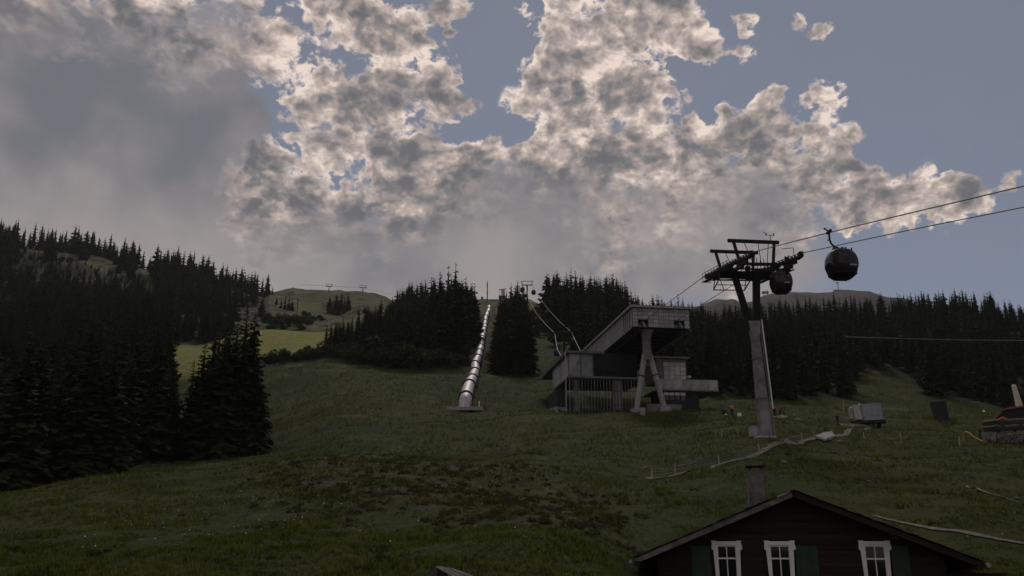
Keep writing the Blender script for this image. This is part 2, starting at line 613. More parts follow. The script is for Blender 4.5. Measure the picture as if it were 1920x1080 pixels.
def px_of(x, y, z):
    d = y * CP + z * SP
    return 960 + FOC * x / d, 540 - FOC * (z * CP - y * SP) / d


def hit(px, py, y0=22.0, y1=900.0):
    """where a sight line first meets the land"""
    ys = np.exp(np.linspace(math.log(y0), math.log(y1), 700))
    d = ray(px, py)
    x, z = d.x / d.y * ys, d.z / d.y * ys
    below = np.nonzero(z < height(x, ys))[0]
    i = int(below[0]) if len(below) else len(ys) - 1
    lo, hi = ys[max(i - 1, 0)], ys[i]
    for _ in range(12):
        mid = (lo + hi) / 2
        if d.z / d.y * mid < gz(d.x / d.y * mid, mid):
            hi = mid
        else:
            lo = mid
    return Vector((d.x / d.y * hi, hi, gz(d.x / d.y * hi, hi)))
# ---------------------------------------------------------------- shared materials
M = {}


def make_mats():
    M['steel_dark'] = mat('dark_steel', (0.012, 0.012, 0.013), 0.7, 0.0, color2=(0.022, 0.022, 0.023), scale=3, spec=0.15)
    M['galv'] = mat('galvanised_steel', (0.30, 0.305, 0.31), 0.45, 0.6, color2=(0.20, 0.205, 0.21), scale=2.5, bump=0.15)
    M['pylon'] = mat('weathered_pylon_paint', (0.26, 0.25, 0.265), 0.75, 0.0, color2=(0.10, 0.10, 0.105), scale=0.55, detail=8, bump=0.25)
    M['concrete'] = mat('concrete', (0.34, 0.325, 0.325), 0.9, color2=(0.22, 0.215, 0.215), scale=1.2, bump=0.3)
    M['concrete_dark'] = mat('darker_concrete', (0.17, 0.165, 0.165), 0.9, color2=(0.10, 0.098, 0.098), scale=0.8, bump=0.3)  # a darker grey than the other concrete
    M['rope'] = mat('steel_rope', (0.06, 0.06, 0.06), 0.5, 0.5)
    M['rope_pale'] = mat('bright_steel_rope', (0.17, 0.165, 0.17), 0.6, 0.0)
    M['rubber'] = mat('black_rubber', (0.012, 0.012, 0.012), 0.8)
    M['pipe'] = mat('silver_pipe_metal', (0.58, 0.53, 0.545), 0.55, 0.4, color2=(0.36, 0.33, 0.335), scale=1.2, bump=0.1)
    M['cabin'] = mat('dark_cabin_shell', (0.008, 0.007, 0.008), 0.5, 0.0, color2=(0.014, 0.010, 0.010), scale=2, spec=0.2)
    M['tint'] = mat('tinted_cabin_glass', (0.010, 0.009, 0.012), 0.10, 0.0, spec=0.35)
    M['strip'] = mat('pale_cabin_strip', (0.35, 0.34, 0.36), 0.5)
    M['wood_dark'] = mat('sun_blackened_timber', (0.030, 0.018, 0.013), 0.85, color2=(0.014, 0.009, 0.007), scale=2.2, bump=0.5, stretch=(0.25, 1, 5), per_object=0.35)
    M['wood_grey'] = mat('silvered_timber', (0.20, 0.185, 0.17), 0.9, color2=(0.10, 0.092, 0.085), scale=3, bump=0.4, per_object=0.3)
    M['shingle'] = mat('weathered_shingles', (0.115, 0.108, 0.10), 0.9, color2=(0.045, 0.042, 0.04), scale=2.4, bump=0.5, per_object=0.35)
    M['white'] = mat('white_paint', (0.82, 0.81, 0.81), 0.6, color2=(0.72, 0.71, 0.70), scale=2.0)
    M['green'] = mat('green_shutter_paint', (0.028, 0.052, 0.032), 0.7, color2=(0.018, 0.038, 0.022), scale=3, per_object=0.1)
    M['glass'] = mat('window_glass', (0.012, 0.012, 0.014), 0.06, spec=0.5)
    M['curtain'] = mat('grey_curtain', (0.16, 0.155, 0.15), 0.9, color2=(0.08, 0.078, 0.076), scale=9, stretch=(1, 1, 0.05))
    M['clad'] = mat('grey_metal_cladding', (0.36, 0.345, 0.365), 0.6, 0.0, color2=(0.25, 0.24, 0.255), scale=1.4, per_object=0.22)
    M['clad_dark'] = mat('dark_cladding', (0.13, 0.13, 0.135), 0.7, 0.0, color2=(0.085, 0.084, 0.088), scale=1.5, per_object=0.25)
    M['panel_pink'] = mat('pinkish_grey_panel', (0.46, 0.40, 0.41), 0.6, color2=(0.34, 0.32, 0.33), scale=2, per_object=0.2)
    M['frame_grey'] = mat('grey_panel_frame', (0.085, 0.084, 0.088), 0.6)
    M['roofing'] = mat('grey_roof_sheet', (0.21, 0.205, 0.20), 0.7, color2=(0.14, 0.137, 0.135), scale=1.5)
    M['roof_red'] = mat('faded_red_roof', (0.30, 0.085, 0.075), 0.8, color2=(0.20, 0.06, 0.055), scale=2.5)
    M['roof_brown'] = mat('brownish_roof', (0.13, 0.10, 0.085), 0.85, color2=(0.08, 0.065, 0.055), scale=3)
    M['interior'] = mat('interior_shade', (0.022, 0.022, 0.023), 0.8)  # near-black: shade inside bays and openings put into the colour
    M['gravel'] = mat('path_gravel', (0.19, 0.165, 0.14), 0.95, color2=(0.085, 0.080, 0.060), scale=1.8, bump=0.6, detail=8)
    M['tarp'] = mat('black_tarpaulin', (0.016, 0.016, 0.016), 0.7, color2=(0.03, 0.03, 0.028), scale=2)
    M['bluegrey'] = mat('blue_grey_sheet_metal', (0.27, 0.29, 0.33), 0.55, 0.1, color2=(0.20, 0.215, 0.24), scale=1.5)
    M['post_pale'] = mat('pale_post', (0.42, 0.38, 0.32), 0.8, color2=(0.28, 0.25, 0.21), scale=6)
    M['post_cream'] = mat('cream_render', (0.58, 0.56, 0.45), 0.85, color2=(0.45, 0.44, 0.36), scale=2)
    M['orange'] = mat('orange_cloth', (0.75, 0.16, 0.055), 0.8)
    M['black_cloth'] = mat('black_cloth', (0.012, 0.012, 0.013), 0.85)
    M['red_cloth'] = mat('dull_red_cloth', (0.36, 0.11, 0.10), 0.85)
    M['skin'] = mat('skin', (0.42, 0.25, 0.19), 0.6)
    M['hair'] = mat('dark_hair', (0.02, 0.014, 0.011), 0.7)
    M['yellow'] = mat('yellow_hose', (0.42, 0.27, 0.055), 0.6)
    M['log'] = mat('peeled_log', (0.20, 0.19, 0.15), 0.85, color2=(0.12, 0.105, 0.08), scale=3, bump=0.4, per_object=0.35)
    M['log_end'] = mat('dark_log', (0.05, 0.045, 0.04), 0.9)
    M['stone'] = mat('grey_stone', (0.17, 0.165, 0.165), 0.9, color2=(0.10, 0.098, 0.098), scale=3, bump=0.6, per_object=0.4)


make_mats()

# ---------------------------------------------------------------- levelled ground (before any height is asked for)
STN_D = Vector((-0.144, 0.9896, 0))          # away from the camera along the station
STN_E = Vector((0.9896, 0.144, 0))           # across it
STN_O = Vector((14.6, 141.2, 0))             # front middle of the hall on the ground
PYL = Vector((27.0, 95.0, 0))
ROPE_T = Vector((0.055, -0.9985, 0))         # the lower line, down the valley
ROPE_E = Vector((0.9985, 0.055, 0))

PYL.z = gz(PYL.x, PYL.y)
PADS.append((PYL.x, PYL.y, 1.6, 4.0, PYL.z))


# ---------------------------------------------------------------- paths
PATHS = []


def path_distance(p):
    best = np.full(len(p), 99.0)
    for pts, w in PATHS:
        for a, b in zip(pts[:-1], pts[1:]):
            d = np.array([b.x - a.x, b.y - a.y])
            t = np.clip(((p - [a.x, a.y]) @ d) / (d @ d + 1e-9), 0, 1)
            q = np.array([a.x, a.y]) + t[:, None] * d
            best = np.minimum(best, np.linalg.norm(p - q, axis=1) - w / 2 + 0.9)
    return best


def smooth_line(pts, step=0.6):
    """points on the land along a smooth curve through the given ones"""
    out = []
    P = [pts[0]] + list(pts) + [pts[-1]]
    for i in range(1, len(P) - 2):
        n = max(2, int((P[i + 1] - P[i]).length / step))
        for k in range(n):
            t = k / n
            a, b, c, d = P[i - 1], P[i], P[i + 1], P[i + 2]
            q = 0.5 * ((2 * b) + (c - a) * t + (2 * a - 5 * b + 4 * c - d) * t * t + (3 * b - a - 3 * c + d) * t ** 3)
            out.append(Vector((q.x, q.y, 0)))
    out.append(Vector((pts[-1].x, pts[-1].y, 0)))
    return out


def build_path(name, pix, width, m, lift=0.07):
    ctrl = [hit(px, py) for px, py in pix]
    line = smooth_line(ctrl)
    PATHS.append((line, width))
    n = len(line)
    V = []
    nc = 5
    for i, p in enumerate(line):
        d = (line[min(i + 1, n - 1)] - line[max(i - 1, 0)]).normalized()
        s = Vector((d.y, -d.x, 0))
        w = width * (0.5 + 0.13 * float(fbm(np.array([p.x / 1.7]), np.array([p.y / 1.7]), 5, 2)[0]) * 2)
        for k in range(nc):
            V.append(p + s * w * (k / (nc - 1) * 2 - 1))
    xy = np.array([[v.x, v.y] for v in V])
    z = height(xy[:, 0], xy[:, 1]) + lift
    F = []
    for i in range(n - 1):
        for k in range(nc - 1):
            a = i * nc + k
            F.append((a, a + 1, a + nc + 1, a + nc))
    o = link_mesh(name, np_mesh(name, np.c_[xy, z], np.array(F), m, smooth=True))
    tag(o, kind='structure')
    return line


# ---------------------------------------------------------------- silver pipe
def build_pipe():
    r = 1.08
    a = hit(871, 764)
    Y0 = a.y
    ys = np.arange(Y0, 496, 4.0)
    pts = []
    for y in ys:
        px = 900.0
        for _ in range(4):
            q = on_ground(px, float(y))
            px = float(np.interp(px_of(q.x, q.y, q.z + 1.2)[1], [572, 579, 592, 611, 636, 668, 693, 727, 759, 766], [917.2, 915.7, 913, 909, 904, 897, 891, 881, 870, 868]))
        pts.append(q)
    zs = np.array([p.z for p in pts])
    k = 13
    pad = np.r_[np.full(k, zs[0]) - np.arange(k, 0, -1) * (zs[1] - zs[0]) * 0, zs, zs[-1] + np.arange(1, k + 1) * (zs[-1] - zs[-2])]
    sm = np.convolve(pad, np.ones(2 * k + 1) / (2 * k + 1), 'valid')
    w = np.clip((ys - Y0) / 40, 0, 1)
    zs = zs * (1 - w) + sm * w
    P = [Vector((p.x, p.y, z + r + 0.25)) for p, z in zip(pts, zs)]
    P = [P[0] + Vector((-0.12, -0.75, -2.9)), P[0] + Vector((-0.06, -0.42, -0.70))] + P
    root = empty('silver_pipe', (P[2].x, P[2].y, pts[0].z))
    tag(root, 'long silver pipe with dark joint rings running straight up the grassy hill', 'pipe')
    off = root.location
    # arc length sections
    cum = [0.0]
    for i in range(1, len(P)):
        cum.append(cum[-1] + (P[i] - P[i - 1]).length)
    cum = np.array(cum)
    arr = np.array([[q.x, q.y, q.z] for q in P])

    def pos(s):
        return Vector([float(np.interp(s, cum, arr[:, i])) for i in range(3)]) - off
    s, L = 6.0, 19.5
    first = True
    s0 = 0.0
    while s < cum[-1]:
        q = [s0 + (s - s0) * i / 7 for i in range(8)]
        sec = MB().tube([pos(x) for x in q], r, 22).build('pipe_section', M['pipe'], root, smooth=True)
        if s < cum[-1] - 6:
            d = (pos(s + 0.3) - pos(s - 0.3)).normalized()
            c = pos(s)
            ring = MB()
            for dd in (-0.30, 0.30):
                ring.disc(c + d * dd, d, r + 0.24, 0.30, 22)
            ring.disc(c, d, r + 0.10, 0.5, 22)
            ring.build('joint_ring', M['rubber'], sec)
            z = gz(off.x + c.x, off.y + c.y) - off.z
            MB().box((c.x, c.y, (z - 1.2 + c.z - r * 0.6) / 2), (2.6, 1.0, max(0.5, c.z - r * 0.6 - z + 1.2))).build('saddle', M['concrete_dark'], sec)
        s0, s = s, s + L
    # the slab that the pipe ends on
    slab = hit(872, 769)
    o = MB().box((0, 0, 0), (6.2, 1.4, 0.62)).build('concrete_slab', M['concrete'], bevel=0.04)
    o.location = (slab.x, slab.y - 0.55, slab.z + 0.12)
    tag(o, 'flat concrete slab in the grass under the lower end of the silver pipe', 'slab')
    p = hit(898.5, 764)
    b = MB()
    b.tube([(0, 0, -0.2), (0, 0, 1.0), (0.05, 0, 1.15)], [0.13, 0.12, 0.05], 8)
    o = b.build('marker_post', M['white'], smooth=True)
    o.location = p
    tag(o, 'short white marker post beside the lower end of the silver pipe', 'post')
    p = hit(908, 764)
    root = empty('wooden_frame', p)
    tag(root, 'upright brown wooden triangle standing right of the white marker post', 'wooden frame')
    MB().prism([(-0.55, -0.04, -0.1), (0.35, -0.04, -0.1), (0.35, -0.04, 1.2)], (0, 0.08, 0)).build('board', mat('brown_board', (0.20, 0.12, 0.07), 0.85, color2=(0.12, 0.075, 0.05), scale=5), root)
    MB().bar((0.40, 0, -0.2), (0.40, 0, 1.75), 0.1).build('post', M['wood_grey'], root)


# ---------------------------------------------------------------- gondola cabins
def shell_pt(a, z, grow=0.0):
    zz = np.array([0.0, 0.10, 0.35, 0.75, 1.15, 1.55, 1.90, 2.15, 2.32, 2.40])
    rr = np.array([0.70, 0.80, 0.98, 1.10, 1.15, 1.12, 1.02, 0.88, 0.70, 0.45])
    r = float(np.interp(z, zz, rr)) + grow
    ca, sa = math.cos(a), math.sin(a)
    k = (abs(ca) ** 3.2 + abs(sa) ** 3.2) ** (-1 / 3.2)
    return Vector((r * k * ca * 1.02, r * k * sa * 1.0, z))


CABIN = {}


def cabin_meshes():
    def patch(a0, a1, z0, z1, grow, th=0.03, na=8, nz=5):
        b = MB()
        out, inn = [], []
        for j in range(nz + 1):
            for i in range(na + 1):
                a, z = a0 + (a1 - a0) * i / na, z0 + (z1 - z0) * j / nz
                out.append(shell_pt(a, z, grow))
                inn.append(shell_pt(a, z, grow - th))
        n = len(out)
        w = na + 1
        F = []
        for j in range(nz):
            for i in range(na):
                q = j * w + i
                F.append((q, q + 1, q + w + 1, q + w))
                F.append((n + q, n + q + w, n + q + w + 1, n + q + 1))
        rim = [i for i in range(w)] + [j * w + na for j in range(1, nz + 1)] + [nz * w + i for i in range(na - 1, -1, -1)] + [j * w for j in range(nz - 1, 0, -1)]
        for x, y in zip(rim, rim[1:] + rim[:1]):
            F.append((x, n + x, n + y, y))
        return b.add(out + inn, F)
    b = MB()
    zs = [0.0, .05, .10, .2, .35, .55, .75, .95, 1.15, 1.35, 1.55, 1.75, 1.9, 2.05, 2.15, 2.25, 2.32, 2.37, 2.40]
    na = 40
    for z in zs:
        for i in range(na):
            b.v.append(tuple(shell_pt(2 * math.pi * i / na, z)))
    for j in range(len(zs) - 1):
        for i in range(na):
            b.f.append((j * na + i, j * na + (i + 1) % na, (j + 1) * na + (i + 1) % na, (j + 1) * na + i))
    b.f.append(tuple(reversed(range(na))))
    b.f.append(tuple((len(zs) - 1) * na + i for i in range(na)))
    b.mi = [0] * len(b.f)
    CABIN['shell'] = b.mesh('cabin_shell', M['cabin'], smooth=True)
    q = math.pi / 4
    CABIN['panes'] = []
    for c in range(4):
        a = c * math.pi / 2
        if c % 2:
            CABIN['panes'].append(patch(a - q * .78, a + q * .78, 0.95, 2.05, 0.02).mesh('pane', M['tint'], smooth=True))
        else:
            CABIN['panes'].append(patch(a - q * .80, a - 0.03, 0.85, 2.1, 0.02).mesh('pane', M['tint'], smooth=True))
            CABIN['panes'].append(patch(a + 0.03, a + q * .80, 0.85, 2.1, 0.02).mesh('pane', M['tint'], smooth=True))
    CABIN['strip'] = patch(-1.45, -0.95, 0.80, 0.92, 0.028, na=5, nz=1).mesh('pale_strip', M['strip'])
    b = MB()
    for a in np.linspace(0, 2 * math.pi, 33)[:-1]:
        p, r = shell_pt(a, 0.30, 0.03), shell_pt(a + 2 * math.pi / 32, 0.30, 0.03)
        b.bar(p, r, 0.05, 0.08)
    CABIN['bumper'] = b.mesh('bumper', M['rubber'])
    b = MB()
    b.span(-0.52, 0.52, -0.52, 0.52, -0.06, 0.02)
    b.bar((0.45, -0.55, -0.02), (0.88, -0.6, 0.26), 0.04)
    b.bar((0.88, -0.6, 0.26), (0.88, 0.4, 0.26), 0.04)
    b.bar((0.45, 0.45, -0.02), (0.88, 0.4, 0.26), 0.04)
    CABIN['floor'] = b.mesh('floor_frame', M['steel_dark'])
    b = MB()
    b.span(-0.62, 0.62, -0.09, 0.09, 2.42, 2.54)
    b.span(-0.10, 0.10, -0.5, 0.5, 2.40, 2.50)
    for x in (-0.5, -0.18, 0.2, 0.5):
        b.bar((x, 0, 2.5), (x, 0, 2.68), 0.10)
    b.bar((0.85, -0.25, 2.05), (0.88, -0.25, 2.55), 0.08)
    CABIN['roof_frame'] = b.mesh('roof_frame', M['steel_dark'])


def gondola(grip, side, label, hang=1.42, yaw=0.0):
    """cabin under a rope: the arm bows to one side of the rope"""
    root = empty('gondola_cabin', grip, yaw)
    tag(root, label, 'gondola')
    cx, cz = 0.78 * side, -hang - 2.62
    for nm, me in (('shell', CABIN['shell']), ('bumper', CABIN['bumper']), ('floor_frame', CABIN['floor']), ('roof_frame', CABIN['roof_frame'])):
        o = link_mesh(nm, me, root, (cx, 0, cz))
        if nm == 'shell':
            for p in CABIN['panes']:
                link_mesh('pane', p, o)
            link_mesh('pale_strip', CABIN['strip'], o)
    b = MB()
    arm = [(0, 0, -0.05), (0, 0, -0.62), (0.05 * side, 0, -0.86), (0.18 * side, 0, -1.08), (0.38 * side, 0, -1.24), (0.62 * side, 0, -1.33), (cx, 0, -1.40)]
    b.tube(arm, [0.085, 0.08, 0.08, 0.075, 0.07, 0.07, 0.08], 8)
    b.bar((-0.02 * side, 0, -0.66), (-0.20 * side, 0, -0.70), 0.08)
    b.bar((cx, 0, -1.40), (cx, 0, -1.52), 0.22)
    b.build('hanger_arm', M['steel_dark'], root, smooth=False)
    g_ = MB()
    g_.box((0, 0, 0.0), (0.22, 0.62, 0.16))
    g_.box((0.10 * side, -0.05, 0.12), (0.16, 0.30, 0.18))
    g_.bar((0, 0, 0.05), (-0.26 * side, 0.1, 0.30), 0.09)
    g_.disc((-0.28 * side, 0.1, 0.32), (0, 1, 0), 0.08, 0.1)
    g_.build('rope_grip', M['steel_dark'], root)
    return root


# ---------------------------------------------------------------- lower gondola line: ropes, pylon, cabins
def rope_z(s):
    """height of the lower ropes against distance from the pylon down the valley"""
    k = np.array([-60.0, -49.0, -9, -6, -3, 0, 3, 7, 27, 60, 130])
    z = np.array([36.4, 35.3, 31.55, 31.15, 30.7, 30.25, 29.75, 29.0, 24.2, 16.0, -2.5])
    return float(np.interp(s, k, z))


def rope_pt(side, s):
    p = PYL + ROPE_E * (2.62 * side) + ROPE_T * s
    return Vector((p.x, p.y, rope_z(s)))


def build_lower_line():
    for side, lab in ((-1, 'steel haulage rope on the left of the tall pylon, carrying the nearer gondola'), (1, 'steel haulage rope on the right of the tall pylon, carrying the cabin beside it')):
        pts = [rope_pt(side, s) for s in (-60, -49, -35, -20, -9, -6, -3, 0, 3, 7, 12, 20, 30, 40, 50, 60, 80, 100, 130)]
        o = MB().tube(pts, 0.045, 6).build('haulage_rope', M['rope'])
        tag(o, lab, 'rope')
    root = empty('lift_pylon', PYL)
    tag(root, 'tall grey steel gondola pylon with forked top and rows of rope wheels', 'pylon')
    gx = -0.0
    H0 = 12.6
    # shaft in flanged lengths
    rad = lambda z: 0.74 - 0.021 * z
    lean = lambda z: -0.030 * z
    cuts = [0.0, 4.4, 8.7, H0]
    for a, b_ in zip(cuts[:-1], cuts[1:]):
        sh = MB().tube([(lean(a), 0, a - (0.6 if a == 0 else 0)), (lean(b_), 0, b_)], [rad(a), rad(b_)], 20).build('shaft_length', M['pylon'], root, smooth=True)
        MB().disc((lean(b_), 0, b_), (0, 0, 1), rad(b_) + 0.08, 0.16, 20).build('flange', M['pylon'], sh)
    MB().lathe((0, 0, 0), [(1.35, -0.8), (1.35, 0.18), (1.2, 0.26)], 20).build('footing', M['concrete'], root)
    # ladder with safety rail on the right
    lad = MB()
    for sx in (-0.2, 0.2):
        lad.tube([(0.94, sx - 0.1, 0.1), (0.30, sx - 0.1, H0)], 0.03, 5)
    for i in range(40):
        z = 0.3 + i * 0.31
        x = 0.94 - 0.64 * z / H0
        lad.tube([(x, -0.3, z), (x, 0.1, z)], 0.016, 5)
    lad.build('ladder', M['galv'], root)
    MB().tube([(0.86, -0.5, 3.2), (0.40, -0.48, H0 + 0.4)], 0.065, 6).build('cable_duct', M['white'], root)
    # forked arms
    topz = 17.9
    for x0, x1, w in ((-0.62, -2.05, 0.60), (-0.12, 0.30, 0.70)):
        b = MB()
        b.bar((x0, 0, H0 - 0.7), (x1, 0, topz), w, w, up=(0, 1, 0))
        b.build('fork_arm', M['steel_dark'], root)
    b = MB()
    b.hexa([(-0.83, -0.42, H0 - 1.3), (0.13, -0.42, H0 - 1.3), (0.13, 0.42, H0 - 1.3), (-0.83, 0.42, H0 - 1.3), (-1.02, -0.38, H0 + 0.3), (0.28, -0.38, H0 + 0.3), (0.28, 0.38, H0 + 0.3), (-1.02, 0.38, H0 + 0.3)])
    b.build('fork_joint', M['pylon'], root)
    rt, re = Vector((ROPE_T.x, ROPE_T.y, 0)), Vector((ROPE_E.x, ROPE_E.y, 0))
    zc = topz + 0.25
    b = MB()
    b.bar(re * -3.9 + Vector((0, 0, zc)), re * 3.7 + Vector((0, 0, zc)), 0.62, 0.55)
    b.build('cross_beam', M['steel_dark'], root)
    # two wheel trains
    for side in (-1, 1):
        tr = MB()
        pv = lambda s, dz=0.0, dx=0.0: rope_pt(side, s) - PYL + Vector((0, 0, dz)) + re * dx
        ss = [-9, -7.2, -5.4, -3.6, -1.8, 0, 1.8, 3.6, 5.3, 7]
        for a, b_ in zip(ss[:-1], ss[1:]):
            tr.bar(pv(a, -0.42, 0.16), pv(b_, -0.42, 0.16), 0.10, 0.26)
            tr.bar(pv(a, -0.42, -0.16), pv(b_, -0.42, -0.16), 0.10, 0.26)
        for a, b_ in ((-9, -3.6), (-3.6, 1.8), (1.8, 7)):
            tr.bar(pv(a + 0.9, -0.78), pv(b_ - 0.9, -0.78), 0.24, 0.34)
        tr.bar(pv(-6.4, -1.12), pv(4.6, -1.12), 0.30, 0.36)
        tr.bar(pv(-0.4, -1.1), pv(-0.4, -1.8), 0.5, 0.5)
        train = tr.build('wheel_train', M['steel_dark'], root)
        wh = MB().disc((0, 0, 0), tuple(re), 0.30, 0.14, 14)
        wh.disc((0, 0, 0), tuple(re), 0.12, 0.30, 10)
        me = wh.mesh('rope_wheel', M['rubber'])
        for i in range(18):
            s = -8.8 + i * 15.6 / 17
            link_mesh('rope_wheel', me, train, pv(s, -0.36))
        # walkway with hand rail along the train
        wk = MB()
        out = 0.75 * side
        for s in np.linspace(-7.4, 2.4, 9):
            wk.bar(pv(s - 0.62, -1.25, out), pv(s + 0.55, -1.25, out), 0.6, 0.05)
            wk.bar(pv(s, -1.25, out + 0.3 * side), pv(s, -0.25, out + 0.3 * side), 0.05)
            wk.bar(pv(s, -1.3, out), pv(s, -1.3, 0), 0.07)
        for z in (-0.25, -0.75):
            wk.bar(pv(-7.6, z, out + 0.3 * side), pv(2.8, z, out + 0.3 * side), 0.045)
        wk.build('walkway', M['steel_dark'], root)
        end = MB()
        end.box(tuple(pv(7.4, -0.15)), (0.42, 0.7, 0.55))
        end.box(tuple(pv(-9.2, -0.25)), (0.42, 0.6, 0.5))
        end.build('rope_guide', M['steel_dark'], root)
    # lifting frames at both ends of the trains
    for s, dz in ((-4.6, 1.75), (2.3, 1.75)):
        b = MB()
        base = ROPE_T * s
        zt = rope_z(s) - PYL.z + dz + 0.35
        l, r_ = re * -3.35 + rt * s, re * 2.35 + rt * s
        b.bar(l + Vector((0, 0, zt)), r_ + Vector((0, 0, zt - 0.12)), 0.32, 0.34)
        for q, lean in ((re * -2.75 + rt * s, 0.65), (re * 1.85 + rt * s, -0.35)):
            b.bar(q + Vector((0, 0, zt)), q + re * lean + Vector((0, 0, zt - dz - 1.1)), 0.28, 0.30, up=(0, 1, 0))
        for q in (-1.6, 0.0, 1.2):
            b.bar(re * q + rt * s + Vector((0, 0, zt)), re * (q * 0.55 + 0.2) + rt * s + Vector((0, 0, zt - dz - 0.9)), 0.06)
        b.bar(re * -2.4 + rt * s + Vector((0, 0, zt - dz - 0.9)), re * 2.2 + rt * s + Vector((0, 0, zt - dz - 0.9)), 0.2, 0.3)
        b.build('lifting_frame', M['steel_dark'], root)
    # braces, platform and small fittings between the trains
    b = MB()
    for s in (-5.2, -2.6, 1.4, 3.8):
        z = rope_z(s) - PYL.z - 1.35
        b.bar(re * -2.6 + rt * s + Vector((0, 0, z)), re * 2.6 + rt * s + Vector((0, 0, z)), 0.12, 0.16)
    for s0, s1 in ((-5.2, -2.6), (-2.6, 1.4), (1.4, 3.8)):
        z0, z1 = rope_z(s0) - PYL.z - 1.35, rope_z(s1) - PYL.z - 1.35
        b.bar(re * -2.4 + rt * s0 + Vector((0, 0, z0)), re * 2.4 + rt * s1 + Vector((0, 0, z1)), 0.07)
        b.bar(re * 2.4 + rt * s0 + Vector((0, 0, z0)), re * -2.4 + rt * s1 + Vector((0, 0, z1)), 0.07)
    # hanging maintenance step on the station side
    z = rope_z(-8) - PYL.z - 2.1
    for q in (-2.2, 1.6):
        b.bar(re * q + rt * -8.2 + Vector((0, 0, z)), re * q + rt * -4.6 + Vector((0, 0, z + 0.9)), 0.10)
        b.bar(re * q + rt * -8.2 + Vector((0, 0, z)), re * q + rt * -7.2 + Vector((0, 0, z + 1.3)), 0.08)
    b.bar(re * -2.2 + rt * -8.2 + Vector((0, 0, z)), re * 1.6 + rt * -8.2 + Vector((0, 0, z)), 0.12, 0.10)
    b.bar(re * -2.2 + rt * -7.0 + Vector((0, 0, z + .3)), re * 1.6 + rt * -7.0 + Vector((0, 0, z + .3)), 0.10, 0.08)
    b.bar(re * -0.9 + rt * -8.2 + Vector((0, 0, z)), re * -1.7 + rt * -7.0 + Vector((0, 0, z + 1.0)), 0.06)
    b.build('bracing', M['steel_dark'], root)
    b = MB()
    for q, h in ((-0.35, 0.75), (0.1, 0.95), (0.5, 0.7), (0.9, 0.85), (1.3, 0.6)):
        b.bar(re * q + rt * 1.2 + Vector((0, 0, zc + 0.2)), re * q + rt * 1.2 + Vector((0, 0, zc + 0.75 + h)), 0.07)
    b.span(-0.5, 1.5, -1.4, -1.0, zc + 0.85, zc + 0.93)
    b.box((-0.9, -1.2, zc + 0.5), (0.5, 0.4, 0.5))
    b.build('signal_rods', M['steel_dark'], root)
    # wind gauge on the front frame
    wz = rope_z(2.3) - PYL.z + 2.1
    b = MB()
    c = re * 1.45 + rt * 2.3
    b.bar(c + Vector((0, 0, wz)), c + Vector((0, 0, wz + 0.75)), 0.06)
    b.bar(c + Vector((-0.45, 0, wz + 0.75)), c + Vector((0.4, 0, wz + 0.68)), 0.05)
    for x in (-0.45, 0.4):
        b.bar(c + Vector((x, 0, wz + 0.68)), c + Vector((x, 0, wz + 0.95)), 0.10)
    b.bar(c + Vector((-0.45, 0, wz + 0.95)), c + Vector((-0.75, 0, wz + 1.1)), 0.05)
    b.build('wind_gauge', M['steel_dark'], root)
    # square hoop of the walkway
    b = MB()
    c = re * 2.6 + rt * 4.4 + Vector((0, 0, rope_z(4.4) - PYL.z))
    b.bar(c + Vector((-0.8, 0, 0.9)), c + Vector((0.5, 0, 1.05)), 0.05)
    b.bar(c + Vector((0.5, 0, 1.05)), c + Vector((0.5, 0, 0.1)), 0.05)
    b.build('guard_hoop', M['steel_dark'], root)
    gondola(rope_pt(-1, 26.6) + Vector((0, 0, 0.02)), 1, 'dark gondola cabin hanging free in the sky right of the pylon', 1.30, 0.10)
    gondola(rope_pt(1, 3.4) + Vector((0, 0, -0.05)), -1, 'dark gondola cabin hanging close beside the forked arms of the pylon', 1.22, -0.12)
    # switch cabinet at the foot
    p = hit(1413, 819)
    root = empty('switch_cabinet', p)
    tag(root, 'small pale grey switch cabinet standing at the foot of the tall pylon', 'cabinet')
    MB().box((0, 0, 0.55), (0.85, 0.6, 1.15)).build('housing', M['panel_pink'], root, bevel=0.03)
    MB().box((0.06, -0.315, 0.55), (0.6, 0.03, 0.95)).build('door', M['strip'], root)
    MB().box((0, 0, 1.16), (0.95, 0.7, 0.07)).build('lid', M['concrete'], root)


